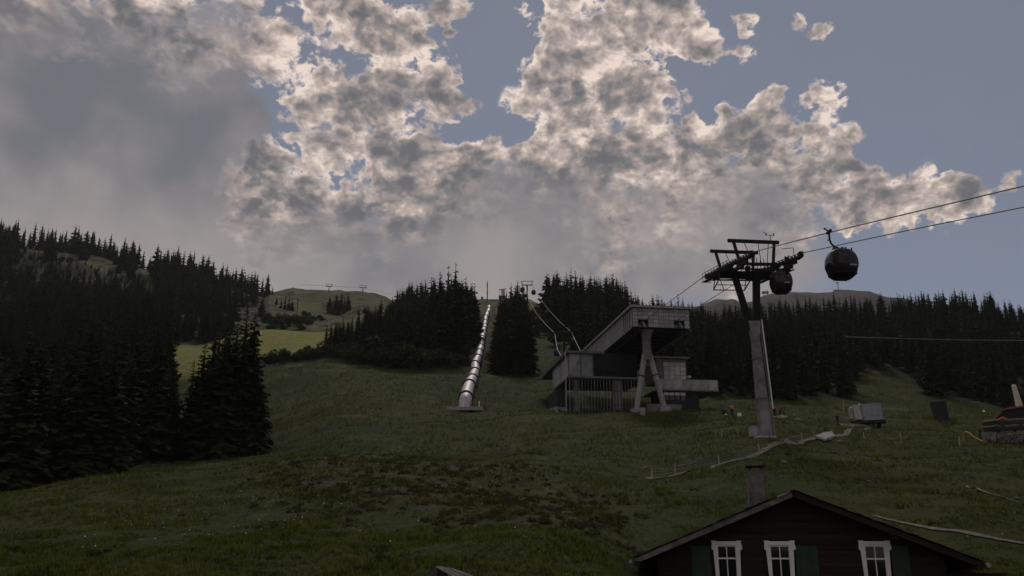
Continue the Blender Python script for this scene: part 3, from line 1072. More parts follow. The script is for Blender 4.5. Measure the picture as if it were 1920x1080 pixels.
# ---------------------------------------------------------------- gondola station
def build_station():
    E, D, Zv = STN_E, STN_D, Vector((0, 0, 1))
    zg = gz(STN_O.x + 3, STN_O.y)
    root = empty('gondola_station', Vector((STN_O.x, STN_O.y, zg)))
    tag(root, 'grey gondola station with raised box hall on a forked concrete column', 'station')
    O = root.location

    def L(px, py, Y):
        return at(px, py, Y) - O

    def blk(b, c, e0, e1, d0, d1, z0, z1, mi=0):
        """block along the station's own axes from a corner point"""
        pts = []
        for z in (z0, z1):
            for e, d in ((e0, d0), (e1, d0), (e1, d1), (e0, d1)):
                q = c + E * e + D * d
                pts.append((q.x, q.y, z))
        return b.hexa(pts, mi)

    # ---- raised box: floor, roof, side walls, panelled front
    F = at(1186, 594, 142) - O
    F.z = 0
    zb, zt = (at(1186, 612.5, 142) - O).z, (at(1186, 576.5, 142) - O).z
    Wd, Ln = 9.75, 37.0
    fl = MB()
    blk(fl, F, 0.0, Wd, 0.12, Ln, zb, zb + 0.25)
    fl.build('floor_deck', M['clad_dark'], root)
    roof = MB()
    blk(roof, F, -0.35, Wd + 0.35, -0.5, Ln, zt + 0.02, zt + 0.30)
    ro = roof.build('roof', M['roofing'], root)
    ed = MB()
    blk(ed, F, -0.40, Wd + 0.40, -0.56, -0.5, zt - 0.04, zt + 0.36)
    blk(ed, F, -0.42, -0.352, -0.56, Ln, zt - 0.04, zt + 0.36)
    ed.build('roof_edge', M['clad'], ro)
    # left side: upright slats between rails, a window gap near the front
    rail = MB()
    blk(rail, F, 0.02, 0.10, 0.1, Ln, zb + 0.25, zt)
    rail.build('side_wall', M['clad_dark'], root)
    sl = MB()
    blk(sl, Vector((0, 0, 0)), -0.05, 0.05, -0.13, 0.13, 0, zt - zb - 0.1)
    me = sl.mesh('slat', M['clad'])
    n = 60
    for i in range(n):
        q = F + E * -0.04 + D * (0.45 + i * (Ln - 0.8) / n)
        if 2 <= i <= 8 and i % 2 == 0:
            continue
        link_mesh('slat', me, root, (q.x, q.y, zb + 0.05))
    rw = MB()
    blk(rw, F, Wd - 0.10, Wd - 0.02, 0.1, Ln, zb + 0.25, zt)
    rw.build('side_wall', M['clad_dark'], root)
    gut = MB()
    blk(gut, F, -0.25, -0.12, 0.3, Ln, zb - 0.25, zb - 0.1)
    blk(gut, F, Wd + 0.05, Wd + 0.2, 0.0, Ln, zb - 0.3, zb - 0.12)
    gut.build('edge_beam', M['clad'], root)
    und = MB()
    for i in range(12):
        d = 1.2 + i * 2.8
        blk(und, F, 0.4, Wd - 0.4, d, d + 0.25, zb - 0.45, zb - 0.02)
    blk(und, F, 1.1, 1.5, 0.5, Ln, zb - 0.85, zb - 0.46)
    blk(und, F, Wd - 1.5, Wd - 1.1, 0.5, Ln, zb - 0.85, zb - 0.46)
    und.build('under_beams', M['steel_dark'], root)
    # front: frame with a grid of panels and two rope openings
    nc, nr = 11, 5
    cw, rh = Wd / nc, (zt - zb) / nr
    fr = MB()
    for i in range(nc + 1):
        x = min(max(i * cw, 0.04), Wd - 0.04)
        blk(fr, F, x - 0.04, x + 0.04, 0.02, 0.12, zb, zt)
    for j in range(nr + 1):
        z = min(max(zb + j * rh, zb + 0.045), zt - 0.045)
        blk(fr, F, 0, Wd, 0.03, 0.11, z - 0.04, z + 0.04)
    fr.build('front_frame', M['frame_grey'], root)
    pm = MB()
    blk(pm, Vector((0, 0, 0)), -cw / 2 + 0.05, cw / 2 - 0.05, -0.03, 0.05, -rh / 2 + 0.05, rh / 2 - 0.05)
    pme = pm.mesh('panel', M['clad'])
    gaps = {(1, 0), (2, 0), (1, 1), (2, 1), (8, 0), (9, 0), (8, 1), (9, 1)}
    for i in range(nc):
        for j in range(nr):
            if (i, j) in gaps:
                continue
            q = F + E * ((i + 0.5) * cw) + D * (0.02 + rnd.uniform(0, 0.012))
            link_mesh('panel', pme, root, (q.x, q.y, zb + (j + 0.5) * rh))
    mac = MB()
    for x in (1.75, 8.05):
        blk(mac, F, x - 0.7, x + 0.7, 0.6, 9, zb + 0.25, zb + 0.6)
        c = F + E * x + D * 1.5
        for k in range(6):
            mac.disc((c.x + D.x * k * 0.7, c.y + D.y * k * 0.7, zb + 1.05 - 0.02 * k), tuple(E), 0.3, 0.16, 12)
        q = F + E * x
        mac.bar((q.x, q.y, zb + 0.1), (q.x + D.x * 2, q.y + D.y * 2, zb + 1.6), 0.25)
        mac.bar((q.x - D.x * 0.9, q.y - D.y * 0.9, zb - 0.2), (q.x + D.x * 0.2, q.y + D.y * 0.2, zb + 0.9), 0.3)
    mac.build('rope_machinery', M['galv'], root)
    mast = MB()
    # ---- forked column under the box
    cY = 143.6
    top = L(1213.5, 628, cY)
    fork = L(1213.5, 668, cY)
    stem = MB()
    up = Vector((fork.x, fork.y, 0))
    stem.tube([fork - Zv * 0.7, fork + Zv * 1.2, up + Zv * (zb - 1.6), up + Zv * (zb - 0.7), up + Zv * (zb - 0.3)], [0.84, 0.74, 0.74, 1.0, 1.3], 14)
    col = stem.build('column_stem', M['concrete_dark'], root, smooth=True)
    for px, py, x0 in ((1192, 769, -0.42), (1247, 765, 0.42)):
        foot = L(px, py, cY)
        hd = fork + E * x0
        MB().tube([foot - Zv * 0.5, hd + Zv * 0.2], [0.44, 0.47], 14).build('column_leg', M['concrete'], root, smooth=True)
        c = foot.lerp(hd, 0.63)
        dd = (hd - foot).normalized()
        MB().tube([c - dd * 0.09, c + dd * 0.09], 0.53, 14).build('collar', M['steel_dark'], root)
        MB().box((foot.x, foot.y, foot.z - 0.3), (1.7, 1.7, 0.9)).build('footing', M['concrete'], root)
    web = MB()
    web.prism([fork + E * -0.5 + Zv * 0.1, fork + E * 0.5 + Zv * 0.1, L(1225, 686, cY), L(1203, 686, cY)], tuple(D * 0.4))
    web.build('fork_web', M['concrete_dark'], root)
    # ---- long hall on the left: upper storey with canopy roof running back
    H = at(1066, 690, 147) - O
    H.z = 0
    hb, ht = (at(1066, 705, 147) - O).z, (at(1066, 662, 147) - O).z
    hl = 26.0
    hr = MB()
    blk(hr, H, -0.5, 6.2, -0.5, hl, ht, ht + 0.28)
    hroof = hr.build('roof', M['roofing'], root)
    e2 = MB()
    blk(e2, H, -0.56, 6.25, -0.56, -0.5, ht - 0.06, ht + 0.34)
    blk(e2, H, -0.58, -0.5, -0.56, hl, ht - 0.30, ht + 0.34)
    e2.build('roof_edge', M['clad_dark'], hroof)
    fw = MB()
    blk(fw, H, 0, 4.3, 0.05, 0.25, hb, ht)
    fw.build('hall_front', mat('hall_front_sheet', (0.20, 0.22, 0.22), 0.5, color2=(0.14, 0.155, 0.155), scale=0.8), root)
    pl = MB()
    q = H
    A = [q + E * 0.05 + Zv * (hb + 0.25), q + E * 0.45 + Zv * (hb + 0.55), q + E * 2.15 + Zv * (ht - 0.05), q + E * 0.05 + Zv * (ht - 0.05)]
    pl.prism([p - D * 0.02 for p in A], tuple(D * 0.06))
    pl.build('pale_front_patch', M['clad'], root)  # pale slanted piece on the left of the hall front
    sw = MB()
    for i in range(7):
        blk(sw, H, 0.0, 0.1, 0.3 + i * 1.75, 0.3 + i * 1.75 + 1.69, hb, ht)
        break
    sw.build('side_panel', M['clad'], root)
    sp = MB()
    blk(sp, Vector((0, 0, 0)), 0, 0.1, 0, 1.69, hb, ht)
    spm = sp.mesh('side_panel', M['clad'])
    for i in range(1, 8):
        p = H + D * (0.3 + i * 1.75)
        link_mesh('side_panel', spm, root, (p.x, p.y, 0))
    fp = MB()
    for e in (0.05, 2.15, 4.2):
        blk(fp, H, e - 0.06, e + 0.06, -0.1, 0.05, hb, ht)
    fp.build('hall_mullions', M['frame_grey'], root)
    # floor ledge and dark bay
    lg = MB()
    blk(lg, H, -0.15, 13.2, -0.35, 12.5, hb - 0.32, hb)
    lg.build('ledge', M['concrete_dark'], root)
    rl = MB()
    blk(rl, H, 4.3, 13.0, -0.25, -0.18, hb + 0.75, hb + 0.82)
    for k in range(8):
        blk(rl, H, 4.3 + k * 1.24, 4.36 + k * 1.24, -0.25, -0.18, hb, hb + 0.75)
    rl.build('railing', M['steel_dark'], root)
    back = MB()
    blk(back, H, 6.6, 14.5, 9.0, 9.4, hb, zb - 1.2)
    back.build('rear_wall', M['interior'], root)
    # cabins parked inside the dark bay
    # slat screen of the lower storey
    sm_ = MB()
    blk(sm_, Vector((0, 0, 0)), -0.018, 0.018, -0.05, 0.05, 0, 1)
    sme = sm_.mesh('screen_slat', M['clad'])
    n = 24
    for i in range(n):
        e = 0.15 + i * 0.53
        p = H + E * e + D * 0.02
        gzl = gz(p.x + O.x, p.y + O.y) - O.z - 0.25
        th = 1.0 if i % 4 else 1.7
        link_mesh('screen_slat', sme, root, (p.x, p.y, gzl), scale=(th * rnd.uniform(.7, 1.1), 1, hb - 0.32 - gzl))
    rs = MB()
    for z in (0.33, 0.66):
        blk(rs, H, 0.1, 12.7, 0.12, 0.2, hb * z, hb * z + 0.08)
    rs.build('screen_rail', M['steel_dark'], root)
    pc = MB()
    blk(pc, H, 7.8, 9.3, 0.5, 1.6, -1.0, hb - 0.33)
    pc.build('pier', M['concrete_dark'], root)
    pc = MB()
    blk(pc, H, 1.2, 1.8, 1.0, 1.6, -1.0, hb - 0.33)
    pc.build('pier', M['concrete_dark'], root)
    pol = MB()
    q = L(1062, 778, 145.2)
    pol.tube([q - Zv * 0.4, Vector((q.x, q.y, ht))], 0.10, 8)
    pol.build('corner_pole', M['galv'], root)
    sb = MB()
    for k in range(26):
        q = H + E * rnd.uniform(-2.2, 0.2) + D * rnd.uniform(0.5, 8)
        w = rnd.uniform(0.5, 1.1)
        z = gz(q.x + O.x, q.y + O.y) - O.z
        sb.lathe((q.x, q.y, z - 0.3), [(w, 0), (w * rnd.uniform(.8, 1.1), w * .5), (w * rnd.uniform(.4, .7), w * rnd.uniform(.8, 1.3))], 7)
    sb.build('rubble_base', M['stone'], root)
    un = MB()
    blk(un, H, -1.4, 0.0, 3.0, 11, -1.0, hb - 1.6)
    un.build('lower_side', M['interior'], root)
    bm_ = MB()
    bm_.bar(L(1038, 766, 140) + Zv * 0.1, L(1053, 781, 139), 0.16)
    bm_.build('leaning_beam', M['galv'], root)
    # ---- panelled block and terrace on the right
    R = at(1231, 690, 150) - O
    R.z = 0
    rb, rt_ = (at(1231, 712, 150) - O).z, (at(1231, 671.5, 150) - O).z
    rw_ = 5.35
    bl = MB()
    blk(bl, R, 0, rw_, 0.1, 7, rb, rt_)
    bl.build('block_walls', M['clad_dark'], root)
    rr = MB()
    blk(rr, R, -0.9, rw_ + 0.4, -0.5, 7.4, rt_, rt_ + 0.25)
    rro = rr.build('roof', M['roofing'], root)
    hump = MB()
    a, b_, c = R + E * -0.8 + D * 3 + Zv * (rt_ + 0.25), R + E * 1.0 + D * 3 + Zv * (rt_ + 0.95), R + E * 2.9 + D * 3 + Zv * (rt_ + 0.25)
    hump.prism([a, b_, c], tuple(D * 3))
    hump.build('roof_hump', M['roof_brown'], rro)
    pw, ph = (rw_ - 1.4) / 4, (rt_ - rb - 0.75) / 4
    pp = MB()
    blk(pp, Vector((0, 0, 0)), 0.03, pw - 0.03, 0, 0.08, 0.03, ph - 0.03)
    ppm = pp.mesh('panel', M['panel_pink'])
    for i in range(4):
        for j in range(4):
            p = R + E * (1.25 + i * pw) + D * 0.0
            link_mesh('panel', ppm, root, (p.x, p.y, rb + 0.1 + j * ph))
    p1 = MB()
    blk(p1, Vector((0, 0, 0)), 0.02, 1.1, 0, 0.08, 0.02, (rt_ - rb) / 5 - 0.03)
    p1m = p1.mesh('panel', M['clad_dark'])
    for j in range(5):
        p = R + E * 0.05
        link_mesh('panel', p1m, root, (p.x, p.y, rb + j * (rt_ - rb) / 5))
    tz = (at(1242, 734, 150) - O).z
    te = MB()
    blk(te, R, -0.6, 10.4, -1.2, 6.5, tz, tz + 0.25)
    te.build('terrace_deck', M['concrete_dark'], root)
    tp = MB()
    blk(tp, Vector((0, 0, 0)), 0.02, 1.55, 0, 0.1, 0, rb - tz - 0.28)
    tpm = tp.mesh('parapet_panel', M['clad'])
    for i in range(7):
        p = R + E * (-0.6 + i * 1.571) + D * -1.15
        link_mesh('parapet_panel', tpm, root, (p.x, p.y, tz + 0.26))
    tside = MB()
    blk(tside, R, 10.3, 10.4, -1.04, 6.5, tz + 0.26, rb)
    tside.build('parapet_side', M['clad_dark'], root)
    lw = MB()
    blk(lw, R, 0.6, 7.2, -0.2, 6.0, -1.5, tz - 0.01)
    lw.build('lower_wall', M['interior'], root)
    wn = MB()
    blk(wn, Vector((0, 0, 0)), 0, 0.85, 0, 0.06, 0, 0.5)
    wnm = wn.mesh('window', M['white'])
    ws = MB()
    blk(ws, Vector((0, 0, 0)), 0.06, 0.79, -0.02, 0.0, -0.85, 0.0)
    wsm = ws.mesh('pane', M['glass'])
    for i in range(4):
        p = R + E * (1.0 + i * 0.98) + D * -0.3
        o = link_mesh('window', wnm, root, (p.x, p.y, tz - 0.62))
        link_mesh('pane', wsm, o)
    rw2 = MB()
    p = at(1214, 764, 143) - O
    blk(rw2, p, 0, 5.8, 0, 0.5, p.z - 1.2, p.z + 0.6)
    rw2.build('retaining_wall', M['concrete_dark'], root)
    lp = MB()
    p = L(1292, 707, 149)
    lp.lathe((p.x, p.y, p.z - 0.2), [(0.05, -0.9), (0.05, 0), (0.36, 0.05), (0.42, 0.25), (0.2, 0.42)], 10)
    lp.build('globe', mat('pale_green_globe', (0.42, 0.52, 0.30), 0.6), root)
    # concrete block in the grass in front
    p = hit(1205, 778)
    o = MB().lathe((0, 0, 0), [(0.34, -0.2), (0.42, 0.2), (0.48, 1.0), (0.44, 1.04)], 12).build('concrete_tub', M['concrete'], smooth=True)
    o.location = p
    tag(o, 'pale concrete tub standing in the grass before the forked column', 'tub')


# ---------------------------------------------------------------- small lift towers and the upper line
def tee_tower(base, height_, gauge, label, cat='pylon', yaw=0.0, mast=0.35, frame=True, group=None):
    root = empty('lift_tower', base, yaw)
    tag(root, label, cat, group)
    MB().tube([(0, 0, -0.8), (0, 0, height_)], [mast, mast * 0.75], 10).build('mast', M['steel_dark'], root, smooth=True)
    b = MB()
    b.span(-gauge / 2 - 0.7, gauge / 2 + 0.7, -0.22, 0.22, height_ - 0.05, height_ + 0.40)
    b.build('cross_arm', M['steel_dark'], root)
    for s in (-1, 1):
        w = MB()
        w.bar((s * gauge / 2, -1.8, height_ + 0.62), (s * gauge / 2, 1.8, height_ + 0.62), 0.2, 0.2)
        for k in (-1.5, -0.75, 0, 0.75, 1.5):
            w.disc((s * gauge / 2, k, height_ + 0.75), (1, 0, 0), 0.22, 0.12, 10)
        w.build('wheel_train', M['steel_dark'], root)
    if frame:
        f = MB()
        f.bar((-gauge / 2 - 0.9, 0, height_ + 2.3), (gauge / 2 + 0.9, 0, height_ + 2.3), 0.26)
        for s in (-1, 1):
            f.bar((s * (gauge / 2 + 0.7), 0, height_ + 2.3), (s * (gauge / 2 - 0.1), 0, height_ + 0.3), 0.22, 0.22, up=(0, 1, 0))
        f.build('lifting_frame', M['steel_dark'], root)
    return root


def small_gondola(p, label, group, s=1.0):
    root = empty('gondola_cabin', p)
    tag(root, label, 'gondola', group)
    o = link_mesh('shell', CABIN['shell'], root, (0, 0, -4.0 * s), scale=(s, s, s))
    for q in CABIN['panes']:
        link_mesh('pane', q, o)
    MB().tube([(0, 0, 0.05), (0.1, 0, -0.7 * s), (0, 0, -1.62 * s)], 0.09, 6).build('hanger_arm', M['steel_dark'], root)
    return root


def build_upper_line():
    ub = on_ground(988.5, 462)
    ztop = at(988.5, 535, 462).z
    tee_tower(ub, ztop - ub.z, 5.0, 'slim lift tower with crossbar standing against the sky on the hilltop', mast=0.5)
    mb = on_ground(1058, 265)
    zm = at(1058, 626, 265).z
    tee_tower(mb, zm - mb.z, 5.6, 'grey lift tower on the brownish slope just above the gondola station', mast=0.45, yaw=0.15)
    lu, ru = at(990.5, 557, 452), at(1009, 553, 452)
    for k, (pix, lab) in enumerate((
        ([(985, 533, 462), (991, 557, 430), (1004, 585, 370), (1021, 606, 318), (1040, 625, 265), (1045, 655, 205), (1052, 668, 165)], 'pale haulage rope on the left of the upper gondola line climbing to the hilltop tower'),
        ([(996, 533, 462), (1009, 554, 430), (1027, 579, 370), (1049, 603, 315), (1071, 622, 265), (1087, 656, 205), (1096, 672, 165)], 'pale haulage rope on the right of the upper gondola line climbing to the hilltop tower'))):
        pts = [at(*q) for q in pix]
        o = MB().tube(pts, 0.075, 6).build('haulage_rope', M['rope_pale'])
        tag(o, lab, 'rope')
    small_gondola(at(979.5, 533, 458), 'small gondola cabin left of the mast of the hilltop lift tower, against the sky', 'cabins on the upper line', 1.05)
    small_gondola(at(1000.5, 538, 452), 'small gondola cabin right of the mast of the hilltop lift tower, before the tree tops', 'cabins on the upper line', 1.05)
    small_gondola(at(985, 547, 520), 'lowest and smallest gondola cabin at the foot of the hilltop tower mast', 'cabins on the upper line', 0.9)
    small_gondola(at(1044.5, 646, 224), 'dark gondola cabin low over the station hall roof on the upper line', 'cabins on the upper line', 0.75)
    small_gondola(at(1074, 627, 250), 'dark gondola cabin half lost before the wood at the grey lift tower', 'cabins on the upper line', 0.75)
    small_gondola(at(1004.5, 590, 360), 'dim gondola cabin midway up the left rope of the upper line', 'cabins on the upper line', 0.75)
    small_gondola(at(1025, 578, 372), 'dim gondola cabin midway up the right rope of the upper line', 'cabins on the upper line', 0.75)


def build_hilltop():
    # top station: stepped silhouettes and a lattice mast
    Y = 525
    c = on_ground(925, Y)
    root = empty('hilltop_station', c)
    tag(root, 'dark stepped lift building on the hilltop at the upper end of the pipe', 'building')
    L = lambda px, py: at(px, py, Y) - c

    def block(name, x0, x1, y0, y1, depth, m, dy=0.0):
        a, b_ = L(x0, y1), L(x1, y0)
        return MB().span(a.x, b_.x, -depth / 2 + dy, depth / 2 + dy, a.z, b_.z).build(name, m, root)
    block('lower_hall', 905, 935, 566, 584, 12, M['clad_dark'])
    block('upper_hall', 935.3, 948, 558, 584, 10, M['clad_dark'])
    block('roof_cabin', 940, 946.5, 543.5, 557.8, 4, M['panel_pink'])
    block('side_hall', 971, 984, 561, 582, 9, M['clad'], 3)
    block('stair_tower', 902, 905.8, 558, 584, 4, M['interior'])
    b = MB()
    for x in (937.5, 949):
        a, e = L(x, 558), L(x, 545)
        b.bar((a.x, -2, a.z), (e.x, -2, e.z), 0.25)
    a, e = L(936, 545), L(950, 543)
    b.bar((a.x, -2, a.z), (e.x, -2, e.z), 0.3)
    b.build('roof_rail', M['steel_dark'], root)
    mp = at(913.5, 567, 516)
    mt = at(913.5, 528, 516)
    root = empty('radio_mast', mp)
    tag(root, 'thin lattice radio mast on the hilltop straight above the end of the pipe', 'mast')
    h = mt.z - mp.z
    b = MB()
    for sx, sy in ((-.3, -.3), (.3, -.3), (0, .35)):
        b.bar((sx, sy, -3), (sx * 0.4, sy * 0.4, h), 0.16)
    for i in range(12):
        z = i * h / 12
        b.bar((-.3, -.3, z), (.3, -.3, z + h / 12), 0.07)
    b.build('lattice', M['steel_dark'], root)
    b = MB()
    b.box((0, -0.4, h * 0.83), (0.7, 0.5, 1.5)).box((0.2, -0.3, h * 0.45), (0.6, 0.4, 0.9))
    b.build('antenna', M['steel_dark'], root)
    p = on_ground(931, 430)
    t = at(931, 578, 430)
    o = MB().tube([(0, 0, -0.5), (0.35, 0, max(2.0, t.z - p.z))], 0.75, 10).build('pipe_end', mat('pale_pink_plastic', (0.62, 0.42, 0.36), 0.6), smooth=True)
    o.location = p
    tag(o, 'short pale reddish pipe end standing right of the top of the silver pipe', 'pipe end')
    # chalet at the top of the wood
    Y = 570
    c = at(765, 578, Y)
    root = empty('hilltop_chalet', c)
    tag(root, 'dark timber chalet with low gabled roof at the top of the middle wood', 'chalet')
    w = 14.0
    L = lambda px, py: at(px, py, Y) - c
    zt, ze = L(765, 554.5).z, L(765, 567).z
    MB().span(-5.6, 5.6, 0, 9, -4, ze).build('wall', M['wood_dark'], root)
    MB().prism([(-5.6, 0.02, ze), (5.6, 0.02, ze), (0, 0.02, zt - 0.4)], (0, 8.9, 0)).build('gable', M['wood_dark'], root)
    r = MB()
    r.prism([(-7.6, -1.2, ze - 0.9), (0, -1.2, zt), (0, -1.2, zt + 0.35), (-7.7, -1.2, ze - 0.55)], (0, 11, 0))
    r.prism([(7.6, -1.2, ze - 0.9), (0, -1.2, zt), (0, -1.2, zt + 0.35), (7.7, -1.2, ze - 0.55)], (0, 11, 0))
    r.build('roof', M['shingle'], root)
    wm = MB().box((0, 0, 0), (1.5, 0.1, 0.9)).mesh('window', M['strip'])
    for x in (-3.9, -1.4, 1.2, 3.6):
        link_mesh('window', wm, root, (x, -0.06, ze - 0.9))
    bal = MB().span(-5.9, 5.9, -1.1, -0.2, ze - 2.6, ze - 2.4).span(-5.9, 5.9, -1.1, -1.0, ze - 2.4, ze - 1.6)
    bal.build('balcony', M['wood_grey'], root)
    # two T pylons of the far lift and its rope
    tops = []
    for px, top, base, Y, lab in ((616.5, 548, 568, 735, 'left of the two far lift pylons with flat crossbars on the high pasture'), (680, 549.5, 568, 735, 'right of the two far lift pylons with flat crossbars on the high pasture')):
        b_ = on_ground(px, Y)
        t = at(px, top, Y)
        tee_tower(b_, max(6, t.z - b_.z), 4.4, lab, mast=0.42, frame=True, group='far lift pylons')
        tops.append(Vector((b_.x, b_.y, b_.z + max(6, t.z - b_.z))))
    for s in (-2.2, 2.2):
        e = Vector((s, 0, 0.75))
        d = (tops[1] - tops[0])
        o = MB().tube([tops[0] - d * 0.8 + e, tops[0] + e, tops[0] + d * 0.5 + e - Vector((0, 0, .6)), tops[1] + e, tops[1] + d * 0.9 + e - Vector((0, 0, 6))], 0.06, 5).build('lift_rope', M['rope'])
        tag(o, 'thin %s rope strung between the two far lift pylons' % ('near' if s < 0 else 'far'), 'rope')
    p = on_ground(556.5, 560)
    t = at(556.5, 561, 560)
    root = empty('cable_mast', p)
    tag(root, 'thin dark cable mast on the slope above the bright meadow', 'mast')
    MB().tube([(0, 0, -0.5), (0, 0, t.z - p.z)], 0.2, 8).build('pole', M['steel_dark'], root)
    MB().span(-1.1, 1.1, -0.1, 0.1, t.z - p.z - 0.5, t.z - p.z - 0.25).build('cross_arm', M['steel_dark'], root)
    o = MB().tube([at(556.5, 563, 560), at(535, 570.5, 540), at(505, 579, 515), at(480, 583, 500), at(455, 586, 480)], 0.10, 5).build('cable', M['rope_pale'])
    tag(o, 'pale cable sloping down from the cable mast into the hillside wood', 'cable')
    p = on_ground(484, 322)
    root = empty('white_trailer', p)
    tag(root, 'small white trailer at the edge of the bright meadow beside the tall clump', 'trailer')
    MB().box((0, 0, 0.85), (2.4, 1.6, 1.1)).build('body', M['white'], root, bevel=0.06)
    for x in (-0.6, 0.6):
        MB().disc((x, -0.8, 0.3), (0, 1, 0), 0.32, 0.2, 12).build('wheel', M['rubber'], root)
    # low wall by the upper slope
    a, b_ = hit(962, 706), hit(1018, 700)
    d = (b_ - a)
    root = empty('concrete_wall', a)
    tag(root, 'low pale concrete wall in the grass at the foot of the strip of spruces', 'wall')
    n = 8
    seg = MB()
    q = (Vector((d.x, d.y, 0)) / n)
    ang = math.atan2(q.y, q.x)
    for i in range(n):
        h = 1.5 if i < 4 else 0.95
        p = q * (i + 0.5)
        z = gz(a.x + p.x, a.y + p.y) - a.z
        MB().box((p.x, p.y, z + h / 2 - 0.4), (q.length - 0.04, 0.35, h + 0.8), ang).build('wall_slab', M['concrete'], root)
    # ridge mast far off
    p = at(1572, 543, 1650)
    t = at(1574, 529, 1650)
    root = empty('summit_mast', p)
    tag(root, 'tiny summit mast on the rounded mountain ridge below the free cabin', 'mast')
    MB().tube([(0, 0, -4), (0, 0, t.z - p.z)], 0.6, 6).build('pole', M['steel_dark'], root)
    MB().span(-2.4, 1.0, -1, 1, t.z - p.z - 2.5, t.z - p.z).build('head', M['steel_dark'], root)
    MB().span(-9, 7, -5, 5, -12, -1.5).build('hut', M['clad_dark'], root)
    p = at(1436, 552, 1640)
    root = empty('ridge_lift_station', p)
    tag(root, 'tiny lift head on the mountain ridge just right of the pylon shaft', 'building')
    MB().span(-7, 5, -3, 3, 2, 5.5).build('hall', M['clad_dark'], root)
    MB().bar((-4, 0, -6), (-4, 0, 3), 1.2).bar((3, 0, -6), (3, 0, 9), 1.0).build('legs', M['steel_dark'], root)
    # pale cable across the right wood
    pts = [at(1584, 631.5, 176), at(1680, 634.5, 166), at(1800, 637.5, 158), at(1930, 638.5, 150), at(2080, 637, 142)]
    o = MB().tube(pts, 0.075, 5).build('power_cable', M['rope_pale'])
    tag(o, 'thin pale cable strung level across the dark wood on the right', 'cable')
# ---------------------------------------------------------------- ground
def interp(x, xs, ys):
    return np.interp(x, xs, ys)


LEFT_EDGE = ([-400, -180, 0, 130, 250, 330, 360, 480, 500], [70, 71, 77, 84, 93, 101, 108, 112, 118])
RIGHT_EDGE = ([1010, 1060, 1076, 1100, 1150, 1230, 1330, 1450, 1530, 1596, 1606, 1722, 1736, 1800, 1850, 1920, 2300],
              [335, 320, 262, 250, 238, 228, 191, 187, 189, 192, 252, 250, 206, 201, 194, 189, 182])
MID_LOW = ([610, 660, 720, 800, 860, 880, 905], [262, 248, 241, 238, 241, 252, 285])
MID_HIGH = ([610, 690, 760, 800, 850, 905], [300, 360, 520, 490, 445, 450])


BARE = [(190, 672, 27, 50), (128, 690, 22, 22), (270, 672, 17, 40), (60, 706, 26, 16), (152, 655, 9, 16), (232, 640, 8, 20)]


def bare_patch(px, Y):
    m = np.zeros(np.shape(px), bool)
    for cx, cy, rx, ry in BARE:
        m = m | (((px - cx) / rx) ** 2 + ((Y - cy) / ry) ** 2 + 0.5 * fbm(np.asarray(px) / 9, np.asarray(Y) / 14, 7, 3) < 1)
    return m


def in_forest(px, Y):
    left = (px < 505) & (Y > interp(px, *LEFT_EDGE)) & (Y < 790) & ~bare_patch(px, Y)
    left &= ~((px > 315) & (px < 346) & (Y > 106) & (Y < 352))
    left &= ~((px >= 346) & (Y > 150) & (Y < np.where(px < 440, 356, 430)))
    mid = (px > 610) & (px < np.interp(Y, [240, 330, 450], [872, 890, 898])) & (Y > interp(px, *MID_LOW)) & (Y < interp(px, *MID_HIGH))
    strip = (px > np.interp(Y, [225, 330, 430], [928, 938, 950])) & (px < np.interp(Y, [225, 330, 430], [994, 988, 974])) & (Y > 226) & (Y < 430)
    right = (px > np.interp(Y, [315, 430], [1058, 1022])) & (Y > interp(px, *RIGHT_EDGE)) & (Y < 452) & ~((px < 1074) & (Y < 330))
    return left, mid, strip, right


def build_ground():
    az_in = np.linspace(-0.60, 0.60, 560)
    az_l = np.linspace(-math.pi, -0.60, 70)[:-1]
    az_r = np.linspace(0.60, math.pi, 70)[1:]
    az = np.r_[az_l, az_in, az_r]
    r = np.exp(np.linspace(math.log(3.0), math.log(9000), 520))
    A, R = np.meshgrid(az, r)
    x, y = (np.sin(A) * R).ravel(), (np.cos(A) * R).ravel()
    z = height(x, y)
    na, nr = len(az), len(r)
    i, j = np.meshgrid(np.arange(na - 1), np.arange(nr - 1))
    k = (j * na + i).ravel()
    f = np.c_[k, k + 1, k + na + 1, k + na]
    me = np_mesh('ground', np.c_[x, y, z], f, ground_mat(), smooth=True)
    yy = np.maximum(y, 1.0)
    px = 960 + FOC * x / np.maximum(yy * CP + z * SP, 1)
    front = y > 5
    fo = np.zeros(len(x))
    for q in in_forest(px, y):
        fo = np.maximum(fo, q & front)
    heath = heath_mask(x, y)
    sunlit = sunlit_mask(px, y) * front
    zone = np.c_[fo, heath, sunlit, np.ones(len(x))].astype(np.float32)
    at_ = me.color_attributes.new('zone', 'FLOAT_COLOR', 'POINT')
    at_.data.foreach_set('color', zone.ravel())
    o = bpy.data.objects.new('ground', me)
    COL.objects.link(o)
    tag(o, kind='structure')
    return o


def heath_mask(x, y):
    """dwarf shrub heath on the knoll in front"""
    yy = np.maximum(y, 1.0)
    u = x / yy
    n = fbm(x / 9, y / 9, 77, 4) * 1.3
    m = np.clip(1.2 - np.abs((u + 0.125) / 0.20) ** 2 - np.abs((y - 68) / 17) ** 2 + n, 0, 1)
    m2 = np.clip(0.75 - np.abs((u - 0.02) / 0.15) ** 2 - np.abs((y - 52) / 14) ** 2 + n, 0, 1)
    m3 = np.clip(n * 1.5 - 0.55, 0, 1) * (y < 110) * 0.9
    return np.clip(np.maximum(np.maximum(m, m2), m3), 0, 1) * (y > 20) * (y < 120)


